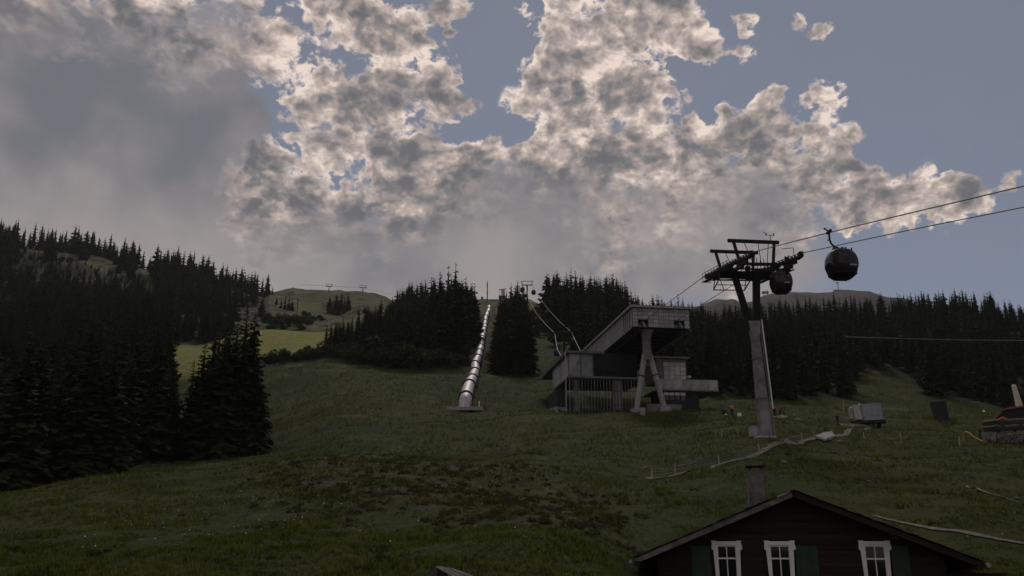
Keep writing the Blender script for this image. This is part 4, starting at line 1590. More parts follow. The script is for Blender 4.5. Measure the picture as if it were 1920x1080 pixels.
def sunlit_mask(px, y):  # where sunlight is painted into the meadow colour
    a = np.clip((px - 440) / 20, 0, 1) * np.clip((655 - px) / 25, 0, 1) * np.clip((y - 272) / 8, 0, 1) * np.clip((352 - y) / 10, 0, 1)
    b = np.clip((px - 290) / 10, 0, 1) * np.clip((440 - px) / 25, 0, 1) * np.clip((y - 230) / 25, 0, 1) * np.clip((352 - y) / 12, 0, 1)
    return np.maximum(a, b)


def ground_mat():
    m = bpy.data.materials.new('meadow')
    m.use_nodes = True
    nt = m.node_tree
    p = nt.nodes['Principled BSDF']
    b = NB(nt)
    p.inputs['Roughness'].default_value = 0.95
    p.inputs['Specular IOR Level'].default_value = 0.1
    pos = b.n('ShaderNodeNewGeometry').outputs['Position']
    zn = b.n('ShaderNodeAttribute', attribute_name='zone').outputs['Color']
    sep = b.n('ShaderNodeSeparateColor')
    nt.links.new(zn, sep.inputs[0])
    sp = b.n('ShaderNodeSeparateXYZ')
    nt.links.new(pos, sp.inputs[0])
    dist = sp.outputs[1]
    flat = b.v('MULTIPLY', pos, (1, 1, 0.4))
    n1 = b.noise(flat, 0.045, 6, 0.6)
    n2 = b.noise(flat, 0.5, 6, 0.65)
    n3 = b.noise(flat, 3.5, 4, 0.7)
    n4 = b.noise(flat, 0.012, 5, 0.6)
    n6 = b.noise(flat, 13.0, 3, 0.7)
    green, olive, straw, dark = (0.025, 0.044, 0.006), (0.052, 0.057, 0.012), (0.112, 0.102, 0.038), (0.007, 0.013, 0.003)
    c = b.mix(b.ss(n1, 0.35, 0.65), green, olive)
    c = b.mix(b.m('MULTIPLY', b.ss(n2, 0.52, 0.72), 0.75), c, dark)
    c = b.mix(b.m('MULTIPLY', b.ss(n3, 0.58, 0.8), 0.5), c, straw)
    c = b.mix(b.m('MULTIPLY', b.ss(n3, 0.45, 0.25), 0.7), c, dark)
    c = b.mix(b.m('MULTIPLY', b.ss(n6, 0.54, 0.38), 0.85), c, dark)
    c = b.mix(b.m('MULTIPLY', b.ss(n6, 0.60, 0.75), 0.5), c, straw)
    n7 = b.noise(flat, 0.13, 6, 0.7)
    c = b.mix(b.m('MULTIPLY', b.ss(n7, 0.56, 0.68), 0.55), c, straw)
    c = b.mix(b.m('MULTIPLY', b.ss(n7, 0.44, 0.32), 0.6), c, dark)
    # the high pasture: dry grass, juniper and bare patches
    high = b.mix(b.ss(n4, 0.40, 0.62), (0.120, 0.112, 0.050), (0.072, 0.080, 0.034))
    n5 = b.noise(flat, 0.10, 7, 0.7)
    high = b.mix(b.ss(n5, 0.50, 0.58), high, (0.026, 0.032, 0.016))
    high = b.mix(b.m('MULTIPLY', b.ss(n5, 0.40, 0.30), 0.6), high, (0.16, 0.135, 0.095))
    c = b.mix(b.ss(dist, 350, 420), c, high)
    # bright meadow patches: sunlight put into the grass colour
    sunlit = b.mix(b.ss(n2, 0.4, 0.7), (0.215, 0.215, 0.062), (0.140, 0.150, 0.042))
    c = b.mix(sep.outputs[2], c, sunlit)
    hcol = b.mix(b.ss(n3, 0.4, 0.62), (0.026, 0.029, 0.015), (0.075, 0.064, 0.042))
    c = b.mix(b.m('MULTIPLY', sep.outputs[1], 0.75), c, hcol)
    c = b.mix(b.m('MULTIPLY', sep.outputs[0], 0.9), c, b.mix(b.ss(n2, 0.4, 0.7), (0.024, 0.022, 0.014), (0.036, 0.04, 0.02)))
    nt.links.new(c, p.inputs['Base Color'])
    bp = b.n('ShaderNodeBump')
    bp.inputs['Strength'].default_value = 0.9
    bp.inputs['Distance'].default_value = 0.35
    nt.links.new(b.m('ADD', b.m('MULTIPLY', n2, 0.8), b.m('MULTIPLY', n3, 0.35)), bp.inputs['Height'])
    nt.links.new(bp.outputs[0], p.inputs['Normal'])
    return m


def build_mountain():
    """the rounded ridge far behind the right wood"""
    me_x = np.linspace(-260, 1350, 240)
    d = np.linspace(-1, 1, 40)
    X, D = np.meshgrid(me_x, d)
    Yc = 1650.0
    prof = [(950, 575), (1200, 582), (1290, 581), (1318, 570), (1350, 569), (1385, 573), (1425, 556), (1436, 552), (1470, 547), (1520, 549), (1548, 543), (1572, 541), (1595, 547), (1622, 556), (1650, 569), (1700, 590), (1800, 625), (2000, 680), (2400, 720)]
    tops = [at(px, py, Yc) for px, py in prof]
    zt = np.interp(X, [t.x for t in tops], [t.z for t in tops])
    zt = zt + fbm(X / 60, X * 0, 5, 4) * 5
    Z = zt - np.abs(D) ** 1.3 * 520 + np.where(np.abs(D) > 0.02, fbm(X / 90, D * 7, 31, 5) * 55 * np.minimum(np.abs(D) * 5, 1), 0)
    Y = Yc + D * 900
    na, nr = 240, 40
    i, j = np.meshgrid(np.arange(na - 1), np.arange(nr - 1))
    k = (j * na + i).ravel()
    f = np.c_[k, k + 1, k + na + 1, k + na]
    m = mat('mountain_rock_and_heath', (0.028, 0.032, 0.026), 0.95, color2=(0.062, 0.060, 0.056), scale=0.02, detail=8, bump=0.8, bscale=0.05)
    m.node_tree.nodes['Bump'].inputs['Distance'].default_value = 6
    o = link_mesh('mountain', np_mesh('mountain', np.c_[X.ravel(), Y.ravel(), Z.ravel()], f, m, smooth=True))
    tag(o, kind='structure')


# ---------------------------------------------------------------- grass, heath and flowers
def leaf_mat(name, c1, c2, c3=None, rough=0.9, crown=0.0, spec=0.05, clump=0.0, trans=0.0):
    m = bpy.data.materials.new(name)
    m.use_nodes = True
    nt = m.node_tree
    p = nt.nodes['Principled BSDF']
    b = NB(nt)
    p.inputs['Roughness'].default_value = rough
    p.inputs['Specular IOR Level'].default_value = spec
    rn = b.n('ShaderNodeNewGeometry').outputs['Random Per Island']
    pos = b.n('ShaderNodeNewGeometry').outputs['Position']
    c = b.mix(rn, c1, c2)
    if c3:
        c = b.mix(b.ss(b.noise(pos, 0.13, 6, 0.7), 0.5, 0.66), c, c3)
    if clump:
        c = b.mix(b.m('MULTIPLY', b.ss(b.noise(pos, 1.7, 3, 0.6), 0.56, 0.36), clump), c, (0.014, 0.022, 0.007))
        c = b.mix(b.m('MULTIPLY', b.ss(b.noise(pos, 2.6, 3, 0.6), 0.58, 0.70), clump * 0.8), c, (0.16, 0.145, 0.075))
    nt.links.new(c, p.inputs['Base Color'])
    if trans:
        tr = b.n('ShaderNodeBsdfTranslucent')
        nt.links.new(c, tr.inputs[0])
        mx = b.n('ShaderNodeMixShader')
        mx.inputs[0].default_value = trans
        nt.links.new(p.outputs[0], mx.inputs[1])
        nt.links.new(tr.outputs[0], mx.inputs[2])
        nt.links.new(mx.outputs[0], nt.nodes['Material Output'].inputs[0])
    if crown:
        ob = b.n('ShaderNodeTexCoord').outputs['Object']
        out = b.v('ADD', b.v('MULTIPLY', ob, (1, 1, 0)), (0, 0, crown))
        vt = b.n('ShaderNodeVectorTransform', vector_type='NORMAL', convert_from='OBJECT', convert_to='WORLD')
        nt.links.new(out, vt.inputs[0])
        gn = b.n('ShaderNodeNewGeometry').outputs['Normal']
        nn = b.v('NORMALIZE', b.v('ADD', b.v('NORMALIZE', vt.outputs[0]), b.v('SCALE', gn, scale=0.55)))
        nt.links.new(nn, p.inputs['Normal'])
    return m


def blades(xy, zone_fac, hmin, hmax, nb, wid, name, m, label_kind='stuff', lean=0.5):
    """tufts of bent blades: each blade two triangles"""
    n = len(xy)
    z = height(xy[:, 0], xy[:, 1])
    H = RNG.uniform(hmin, hmax, n) * zone_fac
    V = np.empty((n, nb, 4, 3))
    a = RNG.uniform(0, 2 * np.pi, (n, nb))
    off = RNG.uniform(0, 0.12, (n, nb))
    h = H[:, None] * RNG.uniform(0.55, 1.0, (n, nb))
    ln = h * RNG.uniform(0.15, 0.9, (n, nb)) * lean
    ca, sa = np.cos(a), np.sin(a)
    bx, by = xy[:, 0:1] + ca * off, xy[:, 1:2] + sa * off
    w = wid * RNG.uniform(0.6, 1.3, (n, nb))
    bz = np.repeat((z - 0.03)[:, None], nb, 1)
    V[:, :, 0] = np.stack([bx - sa * w, by + ca * w, bz], -1)
    V[:, :, 1] = np.stack([bx + sa * w, by - ca * w, bz], -1)
    V[:, :, 2] = np.stack([bx + ca * ln * 0.4 + sa * w * 0.8, by + sa * ln * 0.4 - ca * w * 0.8, bz + h * 0.6], -1)
    V[:, :, 3] = np.stack([bx + ca * ln, by + sa * ln, bz + h], -1)
    k = np.arange(n * nb) * 4
    f = np.concatenate([np.c_[k, k + 1, k + 2], np.c_[k, k + 2, k + 3]])
    o = link_mesh(name, np_mesh(name, V.reshape(-1, 3), f, m))
    tag(o, kind=label_kind)
    return o


def scatter(n, y0, y1, power=1.5, span=0.64):
    """points in the view wedge, thinning with distance"""
    u = RNG.uniform(0, 1, n)
    p = 1.0 - power
    y = (y0 ** p + u * (y1 ** p - y0 ** p)) ** (1 / p)
    t = RNG.uniform(-span, span, n)
    return np.c_[t * y, y]


def build_grass():
    pts = scatter(140000, 26, 275, 1.05)
    z = height(pts[:, 0], pts[:, 1], rough=False)
    px = 960 + FOC * pts[:, 0] / (pts[:, 1] * CP + z * SP)
    ok = np.ones(len(pts), bool)
    for q in in_forest(px, pts[:, 1]):
        ok &= ~q
    for cx, cy, r0, r1, lvl in PADS:
        ok &= np.hypot(pts[:, 0] - cx, pts[:, 1] - cy) > r0 * 0.8
    ok &= path_distance(pts) > 0.9
    pts = pts[ok]
    cl = fbm(pts[:, 0] / 2.5, pts[:, 1] / 2.5, 51, 3)
    fac = np.clip(0.75 + cl * 1.1, 0.25, 1.6) * np.clip(0.50 + pts[:, 1] / 100, 0.7, 2.4)
    m = leaf_mat('grass_blades', (0.036, 0.062, 0.008), (0.128, 0.150, 0.028), (0.140, 0.130, 0.040), clump=0.8, trans=0.6)
    blades(pts, fac, 0.12, 0.36, 6, 0.015, 'grass', m)
    # dwarf shrubs of the heath
    pts = scatter(16000, 30, 112, 1.2)
    hm = heath_mask(pts[:, 0], pts[:, 1])
    pts = pts[(RNG.uniform(0, 1, len(pts)) < hm * 0.38)]
    if len(pts) > 5200:
        pts = pts[:5200]
    n, nl = len(pts), 26
    z = height(pts[:, 0], pts[:, 1])
    R = RNG.uniform(0.16, 0.50, n)
    d = RNG.normal(size=(n, nl, 3))
    d /= np.linalg.norm(d, axis=-1, keepdims=True)
    d[..., 2] = np.abs(d[..., 2]) * 0.75
    c = np.c_[pts, z - 0.05][:, None] + d * R[:, None, None] * RNG.uniform(0.55, 1.05, (n, nl, 1))
    t = RNG.normal(size=(n, nl, 3))
    t -= d * (t * d).sum(-1, keepdims=True)
    t /= np.linalg.norm(t, axis=-1, keepdims=True) + 1e-9
    s = np.cross(t, d)
    L = RNG.uniform(0.07, 0.16, (n, nl, 1))
    V = np.stack([c - t * L, c + s * L * 0.6 + d * L * 0.3, c + t * L, c - s * L * 0.6 + d * L * 0.3], 2)
    k = np.arange(n * nl) * 4
    m = leaf_mat('heath_leaves', (0.030, 0.038, 0.014), (0.072, 0.068, 0.032), (0.085, 0.062, 0.042), trans=0.4)
    o = link_mesh('heath_undergrowth', np_mesh('heath_undergrowth', V.reshape(-1, 3), np.c_[k, k + 1, k + 2, k + 3], m))
    tag(o, kind='stuff')
    # small white flowers low on the slope
    pts = np.concatenate([scatter(60, 32, 70, 1.2), np.c_[RNG.uniform(-0.46, -0.2, 70), np.zeros(70)]])
    pts[60:, 1] = RNG.uniform(36, 60, 70)
    pts[60:, 0] *= pts[60:, 1]
    z = height(pts[:, 0], pts[:, 1]) + RNG.uniform(0.2, 0.42, len(pts))
    r = RNG.uniform(0.014, 0.030, len(pts))
    tilt = RNG.uniform(-0.6, 0.6, (len(pts), 2))
    V = np.empty((len(pts), 6, 3))
    for q in range(6):
        dx, dy = np.cos(q * np.pi / 3), np.sin(q * np.pi / 3)
        V[:, q] = np.c_[pts[:, 0] + dx * r, pts[:, 1] + dy * r * 0.8, z + dy * r * 0.7 + dx * r * tilt[:, 0]]
    k = np.arange(len(pts)) * 6
    m = mat('white_petals', (0.62, 0.60, 0.52), 0.7)
    o = link_mesh('wildflowers_undergrowth', np_mesh('wildflowers_undergrowth', V.reshape(-1, 3), np.c_[k, k + 1, k + 2, k + 3, k + 4, k + 5], m))
    tag(o, kind='stuff')


# ---------------------------------------------------------------- spruces
def spruce_arrays(seed, levels, nb, nt, fat=1.0, core=0.42, H=1.0, width=0.20, ragged=0.3, droop=0.35, bare=0.04):
    """unit-high crown of drooping sprays; returns quad corner array (n, 4, 3)"""
    r = np.random.default_rng(seed)
    Q = []
    for i in range(levels):
        t = (i + r.uniform(-0.4, 0.4)) / levels
        t = min(max(t, 0.0), 0.995)
        z = bare + (1 - bare) * t
        L0 = width * ((1 - t) ** 0.82 * 0.95 + 0.035) * (0.72 + 0.28 * min(1, t / 0.10))
        k = max(3, int(nb * (0.45 + 0.55 * (1 - t))))
        a0 = r.uniform(0, 6.28)
        for j in range(k):
            a = a0 + 6.283 * j / k + r.uniform(-0.35, 0.35)
            L = L0 * r.uniform(1 - ragged, 1 + ragged * 0.5)
            if r.uniform() < 0.06:
                L *= 0.4
            d = np.array([math.cos(a), math.sin(a), 0])
            sd = np.array([-math.sin(a), math.cos(a), 0])
            rise = 0.45 * t - 0.10
            dr = droop * (1 - t * 0.75) * r.uniform(0.6, 1.3)
            zz = z + r.uniform(-0.5, 0.5) / levels

            def pt(s):
                return d * L * s + np.array([0, 0, zz + L * (rise * s - dr * s * s * (1.0 if s < 0.8 else 0.92))])
            # the spine, a narrow leaf hanging a little to both sides
            w = L * 0.17 * fat * (1 + 0.8 * t)
            p0, p1, p2 = pt(0.05), pt(0.6), pt(1.04)
            Q.append([p0, p1 + sd * w - [0, 0, w * 0.55], p2, p1 - sd * w - [0, 0, w * 0.55]])
            for q in range(nt):
                s = 0.25 + 0.68 * (q + r.uniform(0, 0.8)) / nt
                b = pt(s)
                l = L * (0.50 - 0.28 * s) * r.uniform(0.7, 1.25) + 0.004
                for sg in (-1, 1):
                    u = d * r.uniform(0.35, 0.8) + sd * sg * r.uniform(0.7, 1.0) - np.array([0, 0, r.uniform(0.15, 0.75)])
                    u /= np.linalg.norm(u)
                    e = np.cross(u, np.array([0, 0, 1.0])) * r.uniform(0.6, 1) + np.array([0, 0, r.uniform(-0.5, 0.5)])
                    e /= np.linalg.norm(e)
                    ww = l * r.uniform(0.22, 0.34) * fat * (1 + 0.5 * t)
                    Q.append([b, b + u * l * 0.55 + e * ww, b + u * l, b + u * l * 0.55 - e * ww])
    # the dark heart of the crown, leaves that close the view through it
    for k in range(5):
        a = 6.283 * k / 5 + r.uniform(0, 1)
        wv = np.array([math.cos(a), math.sin(a), 0]) * width * core
        for z0, z1, f in ((bare, 0.5, 0.9), (0.3, 0.78, 0.52), (0.6, 0.96, 0.24)):
            zm = z0 + (z1 - z0) * 0.22
            Q.append([[0, 0, z0], wv * f + [0, 0, zm], [0, 0, z1], -wv * f + [0, 0, zm]])
    # leader
    Q.append([[0, 0, 0.955], [0.006, 0, 0.975], [0, 0, 1.0], [-0.006, 0, 0.975]])
    Q.append([[0, 0, 0.955], [0, 0.006, 0.975], [0, 0, 1.0], [0, -0.006, 0.975]])
    return np.array(Q)


def quads_mesh(name, Q, m):
    k = np.arange(len(Q)) * 4
    return np_mesh(name, Q.reshape(-1, 3), np.c_[k, k + 1, k + 2, k + 3], m)


SPRUCE = {'near': [], 'mid': [], 'far': []}


def spruce_kinds():
    needles = leaf_mat('spruce_needles', (0.022, 0.034, 0.011), (0.040, 0.050, 0.017), (0.036, 0.040, 0.015), crown=0.05)
    bark = mat('spruce_bark', (0.085, 0.065, 0.05), 0.9, color2=(0.04, 0.032, 0.026), scale=3.0, bump=0.6)
    for i in range(7):
        Q = spruce_arrays(40 + i, 34, 9, 5, 1.1, width=[.19, .23, .17, .21, .26, .20, .15][i], ragged=[.25, .35, .3, .45, .3, .4, .5][i], droop=[.35, .45, .3, .5, .4, .3, .55][i])
        SPRUCE['near'].append(quads_mesh('crown_near', Q, needles))
    for i in range(7):
        Q = spruce_arrays(80 + i, 20, 8, 3, 1.4, 0.5, width=[.17, .21, .15, .19, .23, .18, .14][i], ragged=[.25, .4, .3, .45, .3, .4, .5][i], droop=[.35, .45, .3, .5, .4, .3, .55][i])
        SPRUCE['mid'].append(quads_mesh('crown_mid', Q, needles))
    for i in range(6):
        Q = spruce_arrays(120 + i, 13, 7, 2, 1.9, 0.6, width=[.22, .26, .20, .25, .28, .18][i], ragged=[.25, .4, .3, .45, .3, .5][i])
        SPRUCE['far'].append(quads_mesh('crown_far', Q, needles))
    t = MB().tube([(0, 0, -0.05), (0, 0, 0.03), (0.002, 0, 0.5), (0, 0, 0.97)], [0.017, 0.0145, 0.0085, 0.001], 7)
    SPRUCE['trunk'] = t.mesh('trunk', bark, smooth=True)
    SPRUCE['bark'] = bark
    SPRUCE['needles'] = needles


def tree_list():
    T = []           # x, y, height, kind of place, width factor

    def fill(px0, px1, y0, y1, step, place, hfun, keep=None):
        xa = min((px0 - 960) / FOC * y0, (px0 - 960) / FOC * y1) * 1.12
        xb = max((px1 - 960) / FOC * y0, (px1 - 960) / FOC * y1) * 1.12
        nx, ny = int((xb - xa) / step) + 1, int((y1 - y0) / step) + 1
        gx, gy = np.meshgrid(np.arange(nx), np.arange(ny))
        x = xa + (gx + RNG.uniform(-.42, .42, gx.shape)).ravel() * step
        y = y0 + (gy + RNG.uniform(-.42, .42, gx.shape)).ravel() * step
        z = height(x, y)
        px = 960 + FOC * x / (y * CP + z * SP)
        ok = (px > px0) & (px < px1) & (y < y1)
        idx = {'left': 0, 'mid': 1, 'strip': 2, 'right': 3}[place]
        ok &= in_forest(px, y)[idx]
        if keep is not None:
            ok &= keep(px, y, x)
        for a, b_, c, p in zip(x[ok], y[ok], z[ok], px[ok]):
            T.append((a, b_, c, hfun(p, b_), place))

    U = rnd.uniform
    fill(-120, 312, 70, 190, 4.6, 'left', lambda p, y: U(11, 16) + max(0, y - 85) * 0.05, lambda p, y, x: y > interp(p, *LEFT_EDGE) + 1)
    fill(-120, 505, 190, 430, 7.0, 'left', lambda p, y: U(14, 21) if p < 315 else U(10, 15))
    def hill(p, y):
        for cx, cy, rx, ry in BARE:
            if abs(p - cx) < rx + 3 and cy - 150 < y < cy:
                return U(3.5, 6.5)
        return (U(13, 19) if y < 640 else U(15, 27)) * (0.8 if rnd.random() < 0.25 else 1)
    fill(-120, 505, 430, 680, 8.5, 'left', hill,
         lambda p, y, x: (fbm(x / 55, y / 40, 91, 3) > -0.30) & ~((p > 420) & (fbm(x / 40, y / 50, 19, 3) > -0.02)))
    fill(-120, 505, 680, 765, 9.5, 'left', hill,
         lambda p, y, x: (fbm(x / 30, y / 40, 91, 3) > -0.22))
    fill(346, 500, 106, 150, 4.6, 'left', lambda p, y: U(10, 15) if p < 395 or p > 470 else U(14, 18))
    midh = lambda p, y: U(0.82, 1.1) * interp(p, [610, 660, 690, 730, 780, 830, 855, 880, 905], [8, 9, 12, 13, 16, 19.5, 23, 18.5, 13])
    fill(608, 905, 236, 520, 5.6, 'mid', midh)
    fill(915, 1000, 226, 430, 4.8, 'strip', lambda p, y: U(13, 20))
    rh = lambda p, y: (U(10.0, 16.0) + max(0, y - 230) * 0.008 if p > 1180 else U(15, 20) + max(0, y - 230) * 0.02) * (1.12 if rnd.random() < 0.12 else 1)
    fill(1010, 2040, 183, 300, 6.0, 'right', rh)
    fill(1010, 2040, 300, 400, 9.0, 'right', rh)
    fill(1010, 2040, 400, 452, 6.0, 'right', rh)
    # trees the photograph singles out: bearing, top, forward distance
    S_ = [(441, 566, 113), (458, 582, 116), (425, 600, 118), (383, 598, 116), (364, 640, 110), (472, 690, 113), (468, 640, 119), (405, 612, 110), (346, 672, 112),
          (852, 491, 300), (838, 497, 305), (822, 507, 296), (806, 518, 300), (775, 538, 330), (872, 517, 290), (889, 529, 300), (742, 571, 330), (712, 557, 310),
          (957, 537, 330), (966, 533, 334), (950, 590, 232), (972, 612, 229), (944, 640, 230), (985, 640, 230), (549, 536, 815),
          (1030, 517, 400), (1044, 514, 372), (1072, 514, 380), (1105, 522, 384), (1131, 527, 380), (1162, 535, 400)]
    for px, py, Y in S_:
        p = on_ground(px, Y)
        top = at(px, py, Y).z
        T.append((p.x, p.y, p.z, top - p.z, 'single'))
    # scattered on the pasture above
    for px, py, Y in [(617, 553, 598), (630, 549, 604), (639, 546, 600), (652, 549, 596), (625, 558, 590), (645, 556, 590), (655, 560, 600), (634, 560, 585), (534, 549, 582), (541, 552, 585), (547, 557, 588), (527, 560, 592), (518, 556, 600), (503, 530, 770), (510, 536, 760),
                      (683, 570, 560), (690, 576, 540), (672, 575, 540), (495, 545, 700), (770, 548, 560), (760, 560, 555), (783, 553, 540), (722, 580, 430), (735, 573, 440)]:
        p = on_ground(px, Y)
        top = max(at(px, py, Y).z, p.z + 5)
        T.append((p.x, p.y, p.z, top - p.z, 'pasture'))
    return T


GROUPS = {
    'left_row': 'spruces of the near wood', 'left_cluster': 'spruces of the clump beside the meadow', 'left_hill': 'spruces of the wooded hillside',
    'left_sky': 'spruces along the falling skyline', 'mid': 'spruces of the wood beside the pipe', 'strip': 'spruces between pipe and gondola line',
    'right_front': 'spruces on the front edge of the station wood', 'right_in': 'spruces inside the station wood', 'right_sky': 'spruces on the crest of the station wood',
    'pasture': 'spruces on the high pasture'}
RIGHT = [(1140, 'above the station hall roof'), (1300, 'behind the gondola station'), (1440, 'between station and tall pylon'), (1610, 'between tall pylon and box trailer'),
         (1760, 'above the trailer clearing'), (9999, 'above covered stack and log hut')]
SECTOR = {
    'left_row': [(70, 'in the near wood at the left edge'), (150, 'in the left part of the near wood'), (230, 'in the middle of the near wood'), (9999, 'where the near wood ends at the gap')],
    'left_cluster': [(395, 'in the left half of the meadow clump'), (9999, 'in the right half of the meadow clump')],
    'left_hill': [(120, 'on the wooded hillside at the left edge'), (260, 'on the wooded hillside below bare patches'), (380, 'on the wooded hillside above the gap'), (9999, 'on the hillside above the meadow clump')],
    'left_sky': [(130, 'at the high end of the falling skyline'), (260, 'on the falling skyline above bare patches'), (390, 'midway down the falling skyline'), (9999, 'at the low end of the falling skyline')],
    'mid': [(720, 'in the wood below the hilltop chalet'), (800, 'in the wood right of the chalet'), (860, 'in the highest part of the middle wood'), (9999, 'in the wood beside the silver pipe')],
    'strip': [(9999, 'in the strip between pipe and upper ropes')],
    'right_front': [(p, 'on the wood edge ' + t) for p, t in RIGHT],
    'right_in': [(p, 'inside the wood ' + t) for p, t in RIGHT],
    'right_sky': [(p, 'on the wood crest ' + t) for p, t in RIGHT],
    'pasture': [(600, 'on the pasture above the bright meadow'), (666, 'on the pasture between the far lift pylons'), (9999, 'near the chalet on the pasture')],
}
SINGLE_TEXT = {
    (441, 566): 'tallest thin-topped spruce of the clump beside the meadow, sky between its branches',
    (549, 536): 'single lone spruce on the bare skyline of the high pasture',
    (852, 491): 'tallest spruce of the wood beside the silver pipe, highest tree top of all',
    (742, 571): 'low spruce just below the chalet at the top of the wood',
    (966, 533): 'taller of the two thin spruce tips beside the hilltop lift tower',
    (950, 590): 'big dark spruce at the foot of the strip above the low concrete wall',
    (364, 640): 'low spruce at the gap where the bright meadow shows through',
    (472, 690): 'spruce at the meadow end of the clump, branches reaching over the grass',
}
ORD = ['first', 'second', 'third', 'fourth', 'fifth', 'sixth', 'seventh', 'eighth', 'ninth', 'tenth', 'eleventh', 'twelfth', 'thirteenth', 'fourteenth', 'fifteenth', 'sixteenth']


def tell_apart(rows):
    """rows of (object, base label, bearing): alike labels get their place from left to right"""
    by = {}
    for o, base, px in rows:
        by.setdefault(base, []).append((px, o))
    for base, v in by.items():
        v.sort(key=lambda q: q[0])
        n = len(v)
        for k, (px, o) in enumerate(v):
            if n == 1:
                o['label'] = base
            elif n == 2:
                o['label'] = base + ', %s of two' % ('left', 'right')[k]
            elif n == 3:
                o['label'] = base + ', %s of three' % ('left', 'middle', 'right')[k]
            else:
                o['label'] = base + ', %s from left' % ORD[min(k, 15)]


def build_trees():
    spruce_kinds()
    T = tree_list()
    T.sort(key=lambda t: t[1])
    hor = np.full(2400, 1200.0)
    area = []
    for (x, y, z, h, place) in T:
        px, py = px_of(x, y, z)
        _, pt = px_of(x, y, z + h)
        hw = max(1.0, 0.17 * h / y * FOC)
        c = np.arange(int(px - hw), int(px + hw) + 1)
        c = c[(c >= 0) & (c < 1920)]
        top = pt + (py - pt) * np.abs(c - px) / hw
        area.append(float(np.maximum(0, np.minimum(hor[c], py) - top).sum()))
        hor[c] = np.minimum(hor[c], top)
    order = sorted(range(len(T)), key=lambda i: -(area[i] + (1e6 if T[i][4] == 'single' else 0) + (1e3 if T[i][4] == 'pasture' else 0)))
    chosen = set(i for i in order[:298] if area[i] > 2)
    # the rest of the woods: one mass, set out from points
    pts, siz, rot, idx = [], [], [], []
    rows = {}
    for i, (x, y, z, h, place) in enumerate(T):
        r = random.Random(i)
        w = r.uniform(0.85, 1.2)
        if i not in chosen:
            pts.append((x, y, z - 0.2))
            siz.append((h * w, h * w, h))
            rot.append(r.uniform(0, 6.28))
            idx.append(r.randrange(7) if y < 430 else 7 + r.randrange(6))
            continue
        px, py = px_of(x, y, z)
        lod = 'near' if y < 190 else ('mid' if y < 500 else 'far')
        if lod == 'mid' and area[i] > 2500:
            lod = 'near'
        if place == 'single':
            key = [k for k in SINGLE_TEXT if abs(px - k[0]) < 2.5 and abs(px_of(x, y, z + h)[1] - k[1]) < 6]
            kind = 'left_cluster' if px < 500 else 'mid' if px < 905 else 'strip' if px < 1000 else 'right_sky'
        else:
            key = []
            kind = {'mid': 'mid', 'strip': 'strip', 'pasture': 'pasture'}.get(place)
            if place == 'left':
                kind = 'left_cluster' if px > 345 and y < 160 else 'left_row' if y < 200 else 'left_hill' if y < 600 else 'left_sky'
            elif place == 'right':
                kind = 'right_sky' if y > 385 else 'right_front' if y < interp(px, *RIGHT_EDGE) + 22 else 'right_in'
        o = empty('spruce_tree', (x, y, z - 0.2), r.uniform(0, 6.28))
        if key:
            tag(o, SINGLE_TEXT[key[0]], 'tree', GROUPS[kind])
        else:
            tag(o, None, 'tree', GROUPS[kind])
            where = next(t for p, t in SECTOR[kind] if px < p)
            rows.setdefault(kind, []).append((o, h, w, where, px))
        me = r.choice(SPRUCE[lod])
        link_mesh('crown', me, o, scale=(h * w, h * w, h))
        link_mesh('trunk', SPRUCE['trunk'], o, scale=(h, h, h))
    named = []
    for kind, v in rows.items():
        hs = sorted(q[1] for q in v)
        lo, hi = hs[len(hs) // 3], hs[2 * len(hs) // 3]
        for o, h, w, where, px in v:
            size = 'short' if h < lo else 'tall' if h >= hi else 'medium'
            named.append((o, '%s %s spruce %s' % (size, 'slim' if w < 0.97 else 'broad' if w > 1.08 else 'even', where), px))
    tell_apart(named)
    forest_mass(pts, siz, rot, idx)


